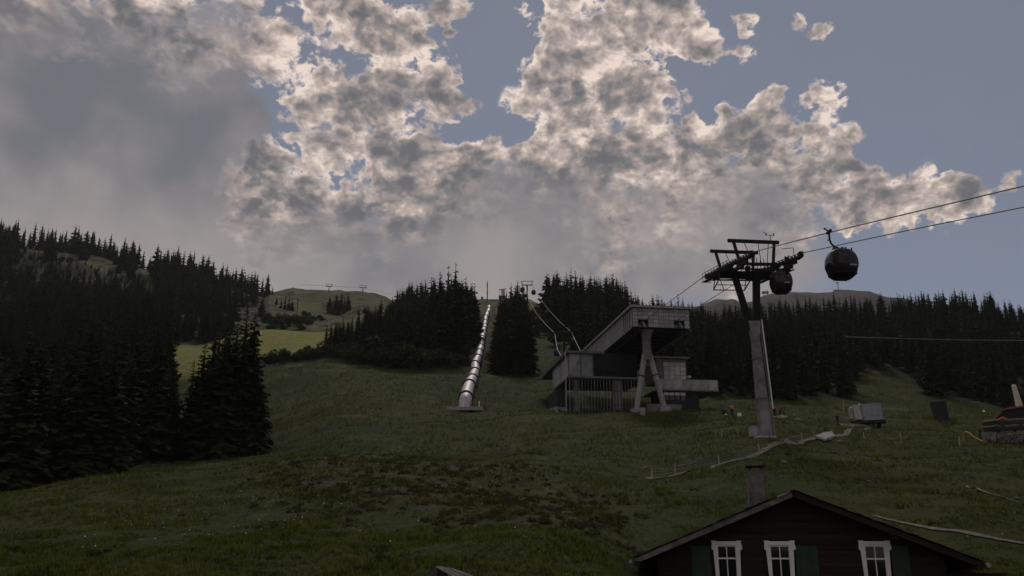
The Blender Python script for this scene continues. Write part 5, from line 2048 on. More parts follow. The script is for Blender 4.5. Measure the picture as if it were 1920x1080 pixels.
def forest_mass(pts, siz, rot, idx):
    src = bpy.data.collections.new('spruce_kinds')
    protos = []
    for i, me in enumerate(SPRUCE['mid'] + SPRUCE['far']):
        o = bpy.data.objects.new('spruce_kind_%02d' % i, me)
        src.objects.link(o)
        protos.append(o)
    me = bpy.data.meshes.new('far_woods')
    me.from_pydata(pts, [], [])
    for nm, ty, data in (('siz', 'FLOAT_VECTOR', np.array(siz).ravel()), ('rot', 'FLOAT', rot), ('idx', 'INT', idx)):
        a = me.attributes.new(nm, ty, 'POINT')
        a.data.foreach_set('vector' if ty == 'FLOAT_VECTOR' else 'value', data)
    me.materials.append(SPRUCE['needles'])
    o = link_mesh('woods', me)
    tag(o, kind='stuff')
    gt = bpy.data.node_groups.new('plant_woods', 'GeometryNodeTree')
    gt.interface.new_socket('Geometry', in_out='INPUT', socket_type='NodeSocketGeometry')
    gt.interface.new_socket('Geometry', in_out='OUTPUT', socket_type='NodeSocketGeometry')
    b = NB(gt)
    gi, go = b.n('NodeGroupInput'), b.n('NodeGroupOutput')
    ci = b.n('GeometryNodeCollectionInfo')
    ci.inputs['Collection'].default_value = src
    ci.inputs['Separate Children'].default_value = True
    ci.inputs['Reset Children'].default_value = True
    ip = b.n('GeometryNodeInstanceOnPoints')
    ip.inputs['Pick Instance'].default_value = True

    def attr(n, ty):
        a = b.n('GeometryNodeInputNamedAttribute', data_type=ty)
        a.inputs['Name'].default_value = n
        return a.outputs['Attribute']
    gt.links.new(gi.outputs[0], ip.inputs['Points'])
    gt.links.new(ci.outputs[0], ip.inputs['Instance'])
    gt.links.new(attr('idx', 'INT'), ip.inputs['Instance Index'])
    gt.links.new(attr('siz', 'FLOAT_VECTOR'), ip.inputs['Scale'])
    cx = b.n('ShaderNodeCombineXYZ')
    gt.links.new(attr('rot', 'FLOAT'), cx.inputs[2])
    gt.links.new(cx.outputs[0], ip.inputs['Rotation'])
    gt.links.new(ip.outputs[0], go.inputs[0])
    md = o.modifiers.new('plant_woods', 'NODES')
    md.node_group = gt


# ---------------------------------------------------------------- bushes
def build_bushes():
    m = leaf_mat('bush_leaves', (0.020, 0.032, 0.012), (0.045, 0.058, 0.022), (0.055, 0.060, 0.028))
    bark = SPRUCE['bark']
    kinds = []
    for s in range(5):
        r = np.random.default_rng(300 + s)
        n = 900
        lobes = r.uniform([-.5, -.5, .25], [.5, .5, .8], (7, 3))
        rad = r.uniform(.22, .42, 7)
        w = r.integers(0, 7, n)
        d = r.normal(size=(n, 3))
        d /= np.linalg.norm(d, axis=1, keepdims=True)
        c = lobes[w] + d * rad[w][:, None] * r.uniform(.6, 1.05, (n, 1))
        c[:, 2] = np.abs(c[:, 2])
        t = r.normal(size=(n, 3))
        t /= np.linalg.norm(t, axis=1, keepdims=True)
        e = np.cross(t, d)
        e /= np.linalg.norm(e, axis=1, keepdims=True) + 1e-9
        L = r.uniform(.045, .10, (n, 1))
        kinds.append(quads_mesh('bush_crown', np.stack([c - t * L, c + e * L * .6, c + t * L, c - e * L * .6], 1), m))
    stem = MB()
    for k in range(4):
        a = k * 1.6
        stem.tube([(0, 0, -.1), (.12 * math.cos(a), .12 * math.sin(a), .2), (.3 * math.cos(a), .3 * math.sin(a), .6)], [.035, .025, .008], 5)
    stem_me = stem.mesh('stems', bark)
    spots = [(505 + i * 9.5 + rnd.uniform(-3, 3), 258 + rnd.uniform(-5, 6), rnd.uniform(2.2, 4.2), 'low leafy bush in the dark hedge line across the meadow', 'bushes of the hedge line') for i in range(22)]
    spots += [(x, Y, h, 'rounded leafy bush at the foot of the wood beside the pipe', 'bushes at the foot of the wood') for x, Y, h in
              [(690, 241, 4.5), (720, 236, 4.5), (750, 238, 6), (775, 234, 6.5), (800, 235, 5), (830, 238, 4.5), (852, 242, 4), (705, 246, 7), (665, 246, 5)]]
    spots += [(x, Y, h, 'pale leafy bush above the bright meadow', 'bushes on the slope above the bright meadow') for x, Y, h in
              [(506, 372, 3), (516, 380, 4), (531, 376, 3.5), (545, 392, 4), (556, 400, 3.5), (563, 378, 3), (575, 396, 3), (520, 410, 4), (538, 420, 4.5), (552, 436, 4), (566, 446, 3.5), (510, 440, 5), (527, 455, 4), (580, 430, 3), (502, 410, 5), (590, 470, 3.5), (603, 500, 4), (560, 480, 4), (575, 520, 3.5)]]
    spots += [(x, Y, h, 'bush on the grassy cutting along the silver pipe', 'bushes along the pipe') for x, Y, h in
              [(860, 276, 3.5), (868, 300, 4), (876, 322, 4), (930, 290, 2.5), (926, 262, 2.5), (854, 262, 3), (884, 352, 4), (930, 330, 3)]]
    spots += [(x, Y, h, 'bush on the brownish slope under the upper gondola line', 'bushes under the upper gondola line') for x, Y, h in
              [(1012, 330, 4), (1022, 345, 5), (1035, 335, 4), (1005, 365, 5), (1018, 395, 5), (1040, 300, 3.5), (1052, 318, 4), (1030, 380, 5), (1001, 410, 6)]]
    named = []
    for px, Y, h, label, group in spots:
        p = on_ground(px, Y)
        label = ('tall ' if h > 4.6 else 'small ' if h < 3.2 else '') + label
        o = empty('bush', p, rnd.uniform(0, 6))
        tag(o, None, 'bush', group)
        named.append((o, label, px))
        sc = (h * rnd.uniform(1.0, 1.5), h * rnd.uniform(1.0, 1.5), h)
        link_mesh('crown', rnd.choice(kinds), o, scale=sc)
        link_mesh('stems', stem_me, o, scale=(h, h, h))
    tell_apart(named)
# ---------------------------------------------------------------- the timber house
HOUSE_PHI = math.radians(12)


def build_house():
    phi = HOUSE_PHI
    D0 = 36.2
    ax = at(1487, 912, D0 - 0.85)
    base_z = -4.6
    root = empty('timber_house', (ax.x + 0.16, D0, base_z), -phi)
    tag(root, 'dark timber house with white framed windows, green shutters and shingled roof', 'house')
    apex = ax.z - base_z - 0.10          # roof top line at the front edge, local
    hw, wl = 5.35, 9.0                    # half width, length back
    slope = 0.405
    th = 0.16
    eave = lambda x: apex - abs(x) * slope
    # --- wall: weatherboards on a dark core
    core = MB()
    poly = [(-hw, 0.06, 0), (hw, 0.06, 0), (hw, 0.06, eave(hw) - th - .05), (0, 0.06, apex - th - .05), (-hw, 0.06, eave(hw) - th - .05)]
    core.prism(poly, (0, wl, 0))
    wall = core.build('wall', M['wood_dark'], root)
    bh = 0.205
    n = int(apex / bh)
    opens = []
    for x0 in WINS:
        opens.append((x0 - 0.56, x0 + 0.56))
    zw0, zw1 = 3.05, 4.52
    for i in range(n):
        z0, z1 = i * bh, (i + 1) * bh - 0.012
        if z0 < 2.2:
            continue
        half = min(hw + 0.02, (apex - th - 0.06 - z1) / slope)
        if half < 0.15:
            continue
        spans = [(-half, half)]
        if z1 > zw0 and z0 < zw1:
            spans, x = [], -half
            for a, c in opens:
                spans.append((x, a))
                x = c
            spans.append((x, half))
        for a, c in spans:
            if c - a < 0.05:
                continue
            b = MB()
            b.hexa([(a, -0.01, z0), (c, -0.01, z0), (c, 0.055, z0), (a, 0.055, z0), (a, 0.012, z1), (c, 0.012, z1), (c, 0.055, z1), (a, 0.055, z1)])
            b.build('board', M['wood_dark'], wall)
    # --- windows
    for k, x0 in enumerate(WINS):
        win = MB()
        zb, zt = zw0, zw1
        # outer white casing: flares towards the head, with ears
        win.hexa([(x0 - .47, -.06, zb), (x0 - .33, -.06, zb), (x0 - .33, .05, zb), (x0 - .47, .05, zb), (x0 - .54, -.06, zt - .02), (x0 - .40, -.06, zt - .02), (x0 - .40, .05, zt - .02), (x0 - .54, .05, zt - .02)])
        win.hexa([(x0 + .33, -.06, zb), (x0 + .47, -.06, zb), (x0 + .47, .05, zb), (x0 + .33, .05, zb), (x0 + .36, -.06, zt - .02), (x0 + .52, -.06, zt - .02), (x0 + .52, .05, zt - .02), (x0 + .36, .05, zt - .02)])
        win.span(x0 - .58, x0 + .56, -.075, .05, zt - .02, zt + .12)
        win.span(x0 - .60, x0 - .40, -.07, .04, zt + .12, zt + .145)
        win.span(x0 + .38, x0 + .58, -.07, .04, zt + .12, zt + .145)
        for sx in (-1, 1):
            win.span(x0 + sx * .54 - .05, x0 + sx * .54 + .05, -.07, .05, zt - .20, zt - .02)
        win.span(x0 - .6, x0 + .6, -.10, .05, zb - .10, zb)
        w = win.build('window', M['white'], root)
        sash = MB()
        for a, c in ((-.40, -.345), (.32, .375)):
            sash.span(x0 + a, x0 + c, -.02, .03, zb, zt - .02)
        sash.span(x0 - .345, x0 + .32, -.02, .03, zt - .08, zt - .02)
        sash.span(x0 - .345, x0 + .32, -.025, .03, zt - .56, zt - .50)
        sash.span(x0 - .345, x0 + .32, -.02, .03, zb, zb + .07)
        sash.span(x0 - .032, x0 + .006, -.022, .028, zb + .07, zt - .08)
        sash.build('sash', M['white'], w)
        for a, c in ((-.345, -.032), (.006, .32)):
            for z0, z1 in ((zb + .07, zt - .56), (zt - .50, zt - .08)):
                MB().span(x0 + a, x0 + c, .012, .02, z0, z1).build('pane', M['glass'], w)
        cur = MB()
        for a, c in ((-.33, -.05), (.03, .31)):
            for q in range(4):
                xa = x0 + a + (c - a) * q / 4
                cur.span(xa + .01, xa + (c - a) / 4 - .005, .035 - .004 * (q % 2), .05, zb + .07, zt - .58)
        cur.build('curtain', M['curtain'], w)
    # --- shutters
    for x0, x1 in SHUTTERS:
        b = MB()
        b.span(x0, x1, -.055, -.012, zw0 - .02, zw1 - .06)
        sh = b.build('shutter', M['green'], root)
        bd = MB()
        bd.span(x0, x1, -.075, -.055, zw0 + .15, zw0 + .25).span(x0, x1, -.075, -.055, zw1 - .35, zw1 - .25)
        for q in range(4):
            xa = x0 + (x1 - x0) * q / 4
            bd.span(xa + .006, xa + (x1 - x0) / 4 - .006, -.063, -.056, zw0, zw1 - .08)
        bd.build('shutter_board', M['green'], sh)
    # --- roof: two slopes of shingle courses on boarding
    roof = empty('roof', (0, 0, 0))
    roof.parent = root
    fo, ln = -0.85, wl + 1.7
    for s, ov in ((-1, 0.96), (1, 1.18)):
        xe = hw + ov
        b = MB()
        b.prism([(0, fo + .06, apex - .20), (s * xe, fo + .06, eave(xe) - .20), (s * xe, fo + .06, eave(xe) - .06), (0, fo + .06, apex - .06)], (0, ln - .1, 0))
        b.build('roof_boarding', M['wood_dark'], root)
        # barge board along the front edge
        b = MB()
        b.prism([(s * .03, fo, apex - .30), (s * xe, fo, eave(xe) - .30), (s * xe, fo, eave(xe) - .09), (s * .03, fo, apex - .09)], (0, .055, 0))
        b.build('barge_board', M['wood_dark'] if s > 0 else M['wood_grey'], root)
        nrow, cols = 24, 5
        run = xe / nrow
        cw = (ln + 0.1) / cols
        kinds = []
        for q in range(4):
            jit = [rnd.uniform(-.03, .03) for _ in range(6)]
            m_ = MB()
            for p_ in range(6):
                ya, yb = cw * p_ / 6 + .006, cw * (p_ + 1) / 6 - .006
                L = run * 1.22 + jit[p_]
                t0 = .020 + abs(jit[p_]) * .5
                m_.hexa([(-.0, ya, .0), (s * L, ya, .018 - L * slope), (s * L, yb, .018 - L * slope), (0, yb, .0),
                         (0, ya, .02), (s * L, ya, .018 + t0 - L * slope), (s * L, yb, .018 + t0 - L * slope), (0, yb, .02)])
            kinds.append(m_.mesh('shingle', M['shingle']))
        for r in range(nrow):
            for c in range(cols):
                link_mesh('shingle', kinds[(r * 3 + c * 2 + rnd.randrange(4)) % 4], root,
                          (s * (r * run + .01), fo - .05 + c * cw - rnd.uniform(.0, .13) * (c == 0), eave(r * run) - .045 + rnd.uniform(0, .012 if c else .035)), (rnd.uniform(-.012, .012), 0, rnd.uniform(-.02, .02)))
        # purlin ends and the eave beam
        for x, y0 in ((xe * .55, fo - .0), (xe * .97, fo - .12)):
            b = MB()
            b.span(s * x - .10, s * x + .10, y0 + .08, wl, eave(x) - .42, eave(x) - .22)
            b.build('purlin', M['wood_dark'], root)
        b = MB()
        b.tube([(s * (xe + .06), fo - .25, eave(xe) - .16), (s * (xe + .06), ln + fo, eave(xe) - .12)], .075, 8)
        b.build('gutter', M['galv'], root)
    roof_cap = MB()
    roof_cap.prism([(-.22, fo - .04, apex - .10), (0, fo - .04, apex + .01), (.22, fo - .04, apex - .10), (.2, fo - .04, apex - .13), (0, fo - .04, apex - .03), (-.2, fo - .04, apex - .13)], (0, ln, 0))
    roof_cap.build('ridge_cap', M['shingle'], root)
    # bracket beam under the right eave
    b = MB()
    b.span(hw, hw + 2.2, .3, .5, eave(hw + 1.4) - .52, eave(hw + 1.4) - .36)
    b.bar((hw, .4, eave(hw + 1.4) - 1.6), (hw + .9, .4, eave(hw + 1.4) - .55), .12)
    b.build('eave_bracket', M['wood_dark'], root)
    COL.objects.unlink(roof)
    bpy.data.objects.remove(roof)
    # --- chimney
    cx, cy = -1.25, 1.3
    ch = MB()
    ch.hexa([(cx - .34, cy - .3, eave(cx) - .6), (cx + .34, cy - .3, eave(cx) - .6), (cx + .34, cy + .3, eave(cx) - .6), (cx - .34, cy + .3, eave(cx) - .6),
             (cx - .29, cy - .26, apex + .92), (cx + .29, cy - .26, apex + .92), (cx + .29, cy + .26, apex + .92), (cx - .29, cy + .26, apex + .92)])
    c = ch.build('chimney', mat('sooty_render', (0.15, 0.145, 0.145), 0.9, color2=(0.06, 0.055, 0.055), scale=2.2, bump=0.5), root, bevel=0.02)
    cap = MB()
    for sx in (-1, 1):
        for sy in (-1, 1):
            cap.span(cx + sx * .24 - .05, cx + sx * .24 + .05, cy + sy * .2 - .05, cy + sy * .2 + .05, apex + .92, apex + 1.02)
    cap.span(cx - .40, cx + .40, cy - .36, cy + .36, apex + 1.02, apex + 1.08)
    cap.build('chimney_cap', M['steel_dark'], c)
    b = MB()
    b.span(cx - .42, cx - .345, cy - .34, cy - .28, eave(cx) - .3, apex + .55)
    b.build('chimney_strap', M['wood_grey'], c)
    # pale lead strip at the ridge
    b = MB()
    b.prism([(-.62, fo - .07, apex - .62 * slope + .005), (-.12, fo - .07, apex - .12 * slope + .005), (-.12, fo - .07, apex - .12 * slope - .07), (-.62, fo - .07, apex - .62 * slope - .09)], (0, .03, 0))
    b.build('ridge_flashing', M['galv'], root)


WINS = [-2.63, -0.60, 2.92]
SHUTTERS = [(-4.02, -3.28), (-0.03, 0.80), (3.50, 4.12)]


# ---------------------------------------------------------------- people
def skin_mesh(name, joints, edges, m, levels=2):
    me = bpy.data.meshes.new('skeleton')
    me.from_pydata([j[:3] for j in joints], edges, [])
    o = bpy.data.objects.new('skeleton', me)
    COL.objects.link(o)
    o.modifiers.new('skin', 'SKIN').use_smooth_shade = True
    sv = me.skin_vertices[0].data if me.skin_vertices else None
    if sv is None:
        bm = bmesh.new()
        bm.from_mesh(me)
        bm.verts.layers.skin.verify()
        bm.to_mesh(me)
        bm.free()
        sv = me.skin_vertices[0].data
    for i, j in enumerate(joints):
        r = j[3]
        sv[i].radius = (r, r) if not isinstance(r, tuple) else r
        sv[i].use_root = (i == 0)
    o.modifiers.new('sub', 'SUBSURF').levels = levels
    o.modifiers['sub'].render_levels = levels
    dg = bpy.context.evaluated_depsgraph_get()
    out = bpy.data.meshes.new_from_object(o.evaluated_get(dg))
    out.name = name
    out.materials.clear()
    out.materials.append(m)
    bpy.data.objects.remove(o)
    return out


def person(pos, yaw, label, shirt, trousers, pose='stand', hair=None):
    root = empty('person', pos, yaw)
    tag(root, label, 'person')
    if pose == 'stand':
        P = dict(pel=(0, 0, .95), wai=(0, 0, 1.08), che=(0, -.01, 1.34), nec=(0, 0, 1.50), hed=(0, -.03, 1.62), top=(0, -.02, 1.74),
                 sl=(-.20, 0, 1.42), el=(-.26, .02, 1.14), wl=(-.27, -.08, .90), hl=(-.27, -.11, .81), sr=(.20, 0, 1.42), er=(.27, .02, 1.15), wr=(.30, -.12, .94), hr=(.31, -.17, .87),
                 ll=(-.10, 0, .90), kl=(-.11, -.04, .50), al=(-.11, .06, .09), tl=(-.12, -.10, .04), lr=(.10, 0, .90), kr=(.11, -.10, .50), ar=(.11, -.06, .09), tr=(.12, -.22, .04))
    elif pose == 'walk':
        P = dict(pel=(0, 0, .93), wai=(0, -.01, 1.06), che=(0, -.04, 1.32), nec=(0, -.04, 1.48), hed=(0, -.08, 1.60), top=(0, -.07, 1.72),
                 sl=(-.20, -.03, 1.40), el=(-.27, .10, 1.15), wl=(-.27, .05, .92), hl=(-.27, .02, .84), sr=(.20, -.03, 1.40), er=(.27, -.14, 1.15), wr=(.31, -.34, 1.04), hr=(.33, -.42, 1.02),
                 ll=(-.10, 0, .88), kl=(-.10, -.20, .50), al=(-.10, -.26, .09), tl=(-.10, -.42, .05), lr=(.10, 0, .88), kr=(.10, .02, .48), ar=(.10, .26, .13), tr=(.10, .14, .04))
    else:   # sitting on the grass, knees drawn up
        P = dict(pel=(0, 0, .14), wai=(0, -.02, .28), che=(0, -.10, .52), nec=(0, -.14, .68), hed=(0, -.19, .80), top=(0, -.19, .92),
                 sl=(-.20, -.10, .60), el=(-.28, -.28, .40), wl=(-.18, -.44, .40), hl=(-.10, -.50, .42), sr=(.20, -.10, .60), er=(.28, -.28, .40), wr=(.18, -.44, .40), hr=(.10, -.50, .42),
                 ll=(-.11, -.03, .13), kl=(-.14, -.42, .48), al=(-.13, -.72, .09), tl=(-.13, -.86, .05), lr=(.11, -.03, .13), kr=(.14, -.42, .48), ar=(.13, -.72, .09), tr=(.13, -.86, .05))
    R = dict(pel=.15, wai=.135, che=.15, nec=.055, hed=.10, top=.065, sl=.075, el=.05, wl=.035, hl=.04, sr=.075, er=.05, wr=.035, hr=.04, ll=.095, kl=.062, al=.04, tl=.04, lr=.095, kr=.062, ar=.04, tr=.04)
    Eg = [('pel', 'wai'), ('wai', 'che'), ('che', 'nec'), ('nec', 'hed'), ('hed', 'top'), ('che', 'sl'), ('sl', 'el'), ('el', 'wl'), ('wl', 'hl'), ('che', 'sr'), ('sr', 'er'), ('er', 'wr'), ('wr', 'hr'),
          ('pel', 'll'), ('ll', 'kl'), ('kl', 'al'), ('al', 'tl'), ('pel', 'lr'), ('lr', 'kr'), ('kr', 'ar'), ('ar', 'tr')]

    def part(name, keep, m, grow):
        ks = [k for k in P if k in keep]
        ix = {k: i for i, k in enumerate(ks)}
        link_mesh(name, skin_mesh(name, [(*P[k], R[k] + grow) for k in ks], [(ix[a], ix[b]) for a, b in Eg if a in ix and b in ix], m), root)
    part('body', list(P), M['skin'], 0)
    part('shirt', ['pel', 'wai', 'che', 'sl', 'el', 'sr', 'er', 'nec'], shirt, .022)
    part('trousers', ['pel', 'll', 'kl', 'al', 'tl', 'lr', 'kr', 'ar', 'tr'], trousers, .027)
    h, t = Vector(P['hed']), Vector(P['top'])
    b = MB()
    b.lathe((h.x, h.y + .025, h.z - .02), [(.10, -.02), (.118, .05), (.112, .11), (.075, .165), (.02, .185)], 12)
    b.build('hair', hair or M['hair'], root, smooth=True)
    f = MB()
    for s in (-1, 1):
        f.box((h.x + s * .035, h.y - .098, h.z + .035), (.022, .012, .012))
    f.box((h.x, h.y - .105, h.z + .0), (.022, .03, .04))
    f.box((h.x, h.y - .095, h.z - .045), (.045, .012, .010))
    f.build('face', M['skin'], root)
    return root


def build_people():
    person(hit(1571, 797), 0.6, 'person in black clothes walking on the bare path by the grey box trailer', M['black_cloth'], M['black_cloth'], 'walk')
    person(hit(1373, 779), 3.4, 'person in bright orange top standing in the meadow left of the pylon', M['orange'], M['black_cloth'])
    person(hit(1356, 776), 0.9, 'person in black sitting on the grass beside the orange clad person', M['black_cloth'], M['black_cloth'], 'sit')
    person(hit(1453, 780), 2.6, 'person in dull red top standing on the path right behind the pylon', M['red_cloth'], M['black_cloth'])
    person(hit(1462, 777), 1.2, 'person in black sitting next to the one in dull red by the pylon', M['black_cloth'], M['black_cloth'], 'sit')
    p = hit(1386.5, 781)
    root = empty('white_crate', p)
    tag(root, 'small white crate on the grass between the orange clad person and the pylon', 'crate')
    MB().box((0, 0, .24), (.52, .42, .48)).build('body', M['white'], root, bevel=.02)
    MB().box((0, 0, .50), (.56, .46, .05)).build('lid', M['white'], root, bevel=.01)
    p = hit(1361.5, 780)
    o = MB().lathe((0, 0, 0), [(.16, 0), (.30, .06), (.28, .2), (.12, .32), (.04, .34)], 10).build('yellow_bag', mat('yellow_green_cloth', (.30, .28, .09), .8), smooth=True)
    o.location = p
    tag(o, 'small yellowish bag lying on the grass below the sitting person', 'bag')
    p = hit(1346.5, 776)
    o = MB().tube([(0, 0, -.2), (0, 0, .75), (.02, 0, .85)], [.07, .07, .02], 8).build('red_marker_post', M['roof_red'], smooth=True)
    o.location = p
    tag(o, 'short dull red marker post left of the sitting person in black', 'post')


# ---------------------------------------------------------------- fence, posts and small things in the meadow
def build_fence():
    posts = [hit(px, py) for px, py in ((1222, 897), (1266, 891), (1307, 881), (1348, 873), (1386, 863), (1424, 851), (1465, 838), (1504, 829), (1528, 823))]
    root = empty('path_fence', posts[0])
    tag(root, 'low pale rail fence running up beside the footpath to the trailer', 'fence')
    o = posts[0]
    tops = []
    for i, p in enumerate(posts):
        h = 1.0 if i % 2 else .82
        if i % 2 or i in (0, 8):
            MB().bar(p - o - Vector((0, 0, .3)), p - o + Vector((rnd.uniform(-.05, .05), 0, h)), .095).build('fence_post', M['post_pale'], root)
        else:
            MB().bar(p - o - Vector((0, 0, .3)), p - o + Vector((0, 0, h)), .05).build('fence_post', M['wood_grey'], root)
        tops.append(p - o)
    for hgt in (.74, .50, .28):
        for a, b_ in zip(tops[:-1], tops[1:]):
            mid = a.lerp(b_, .5) - Vector((0, 0, .05))
            z = Vector((0, 0, hgt + rnd.uniform(-.04, .04)))
            MB().tube([a + z, mid + z, b_ + z], .036, 5).build('rail', M['wood_grey'], root)
    singles = [(1353, 818, .9, 'left of the switch cabinet'), (1620, 823, .8, 'below the grey box trailer'), (1690, 830, 1.1, 'right of the trailer in the open grass'), (1800, 838, 1.1, 'left of the yellow hose'),
               (1583, 772, 2.3, 'behind the walking person'), (1857, 781, .9, 'beside the log hut'), (1560, 813, .5, 'on the edge of the concrete slab')]
    for px, py, h, lab in singles:
        p = hit(px, py)
        b = MB().tube([(0, 0, -.3), (0.01, 0, h * .95), (0.01, 0, h)], [.045, .04, .01], 6)
        o = b.build('meadow_post', M['post_pale'], smooth=True)
        o.location = p
        tag(o, 'thin pale wooden post standing ' + lab, 'post')
    p = hit(1846, 780)
    root = empty('white_lamp', p)
    tag(root, 'small round white lamp on a stick in the grass before the right wood', 'lamp')
    MB().tube([(0, 0, -.2), (0, 0, .7)], .04, 6).build('stick', M['wood_grey'], root)
    MB().lathe((0, 0, .68), [(.1, 0), (.24, .08), (.28, .22), (.18, .38), (.05, .44)], 12).build('lamp_shade', M['white'], root, smooth=True)
    # yellow hose
    a, c = hit(1807, 826), hit(1842, 829)
    pts = [a - Vector((0, 0, .2)), a + Vector((0, 0, .55)), a.lerp(c, .08) + Vector((0, 0, .92)), a.lerp(c, .22) + Vector((0, 0, 1.02)), a.lerp(c, .38) + Vector((0, 0, .85)), a.lerp(c, .65) + Vector((0, 0, .42)), c + Vector((0, 0, .12)), c + Vector((.5, 0, 0))]
    o = MB().tube(pts, .075, 8).build('yellow_hose', M['yellow'], smooth=True)
    tag(o, 'arched yellow hose rising from the grass left of the log hut', 'hose')
    # stones in the grass
    rocks = [(1210, 878, .25), (1470, 868, .3), (1630, 903, .2), (1553, 826, .4), (1576, 829, .35), (1255, 836, .18), (1905, 936, .25)]
    for i, (px, py, s) in enumerate(rocks):
        p = hit(px, py)
        r = random.Random(i)
        b = MB()
        b.lathe((0, 0, -.1), [(s * .8, 0), (s * 1.1, s * .35), (s * .9, s * .75), (s * .35, s)], 8)
        b.v = [(x + r.uniform(-.2, .2) * s, y + r.uniform(-.2, .2) * s, z + r.uniform(-.12, .12) * s) for x, y, z in b.v]
        o = b.build('field_stone', M['stone'])
        o.location = p
        tag(o, ['pale stone in the grass left of the house roof', 'pale stone in the grass above the house ridge', 'pale stone in the open grass right of the chimney', 'broken stone at the left foot of the concrete slab',
                'flat stone below the right end of the concrete slab', 'small stone in the meadow under the station', 'stone beside the faint track at the right edge'][i], 'stone')
    # the broken concrete slab on the path
    a = [hit(px, py) for px, py in ((1529, 823), (1547, 829), (1566, 822), (1560, 814), (1545, 816))]
    b = MB()
    b.prism([p + Vector((0, 0, .12)) for p in a], (0, 0, .22))
    o = b.build('path_slab', M['concrete'])
    tag(o, 'broken pinkish concrete slab at the bend of the footpath', 'slab')


def build_trailer():
    p = hit(1628, 800)
    sc = 1663 / (p.y * CP + p.z * SP)
    m = lambda q: q / sc
    root = empty('box_trailer', p, -0.36)
    tag(root, 'grey sheet metal box trailer on a single dark leg in the meadow', 'trailer')
    z0, z1 = m(12), m(43)
    x = lambda px: m(px - 1628)
    b = MB()
    b.hexa([(x(1621), 0, z0), (x(1657), 0, z0), (x(1658), 2.4, z0), (x(1621), 2.4, z0), (x(1618), .15, z1), (x(1654), .15, z1), (x(1655), 2.3, z1), (x(1619), 2.3, z1)])
    b.build('body', M['bluegrey'], root, bevel=.03)
    b = MB()
    b.hexa([(x(1606.5), .1, z0 + m(2)), (x(1620), .1, z0 + m(2)), (x(1620), 2.2, z0 + m(2)), (x(1606.5), 2.2, z0 + m(2)), (x(1604.5), .22, z1 - m(1.5)), (x(1616.5), .22, z1 - m(1.5)), (x(1616.5), 2.1, z1 - m(1.5)), (x(1604.5), 2.1, z1 - m(1.5))])
    b.build('front_box', M['panel_pink'], root, bevel=.03)
    b = MB()
    b.hexa([(x(1597), .4, z0 + m(4)), (x(1604), .4, z0 + m(4)), (x(1604), 2, z0 + m(4)), (x(1597), 2, z0 + m(4)), (x(1596), .45, z1 - m(6)), (x(1603), .45, z1 - m(6)), (x(1603), 1.9, z1 - m(6)), (x(1596), 1.9, z1 - m(6))])
    b.build('side_box', M['clad'], root, bevel=.03)
    for q in (1622.5, 1656):
        MB().bar((x(q), -.03, z0 + .05), (x(q - 3), .12, z1 - .05), .08).build('corner_post', M['galv'], root)
    MB().span(x(1600), x(1660), .1, 2.3, z0 - m(4.5), z0 - .02).build('chassis', M['tarp'], root)
    MB().span(x(1635), x(1639), .4, .8, -.3, z0 - m(4)).build('leg', M['tarp'], root)
    for q in (1608, 1648):
        MB().disc((x(q), 1.9, m(3) + .1), (0, 1, 0), m(4), .3, 14).build('wheel', M['rubber'], root)
    for q, z in ((1601, z1 - m(5)), (1616.5, z1)):
        MB().box((x(q), .4, z), (m(4), .25, m(2.5))).build('lamp', M['white'], root)
    # covered stack
    p = hit(1764, 786)
    sc2 = 1663 / (p.y * CP + p.z * SP)
    root = empty('covered_stack', p, -0.42)
    tag(root, 'tall black tarpaulin covered stack standing alone in the meadow', 'stack')
    w, h = 14.5 / sc2, 33.5 / sc2
    b = MB()
    b.hexa([(-w * .85, 0, -.3), (w, 0, -.3), (w, 2.4, -.3), (-w * .85, 2.4, -.3), (-w, .1, h), (w * .88, .1, h), (w * .88, 2.3, h), (-w, 2.3, h)])
    b.build('tarpaulin', M['tarp'], root, bevel=.08)
    MB().span(-w - .05, w * .9, .0, 2.4, h, h + .08).build('top_board', M['wood_grey'], root)
    for i in range(6):
        xx = -w * .8 + i * w * .33
        MB().bar((xx, -.05, .1), (xx - .05, .03, h - .15), .05).build('fold', M['tarp'], root)


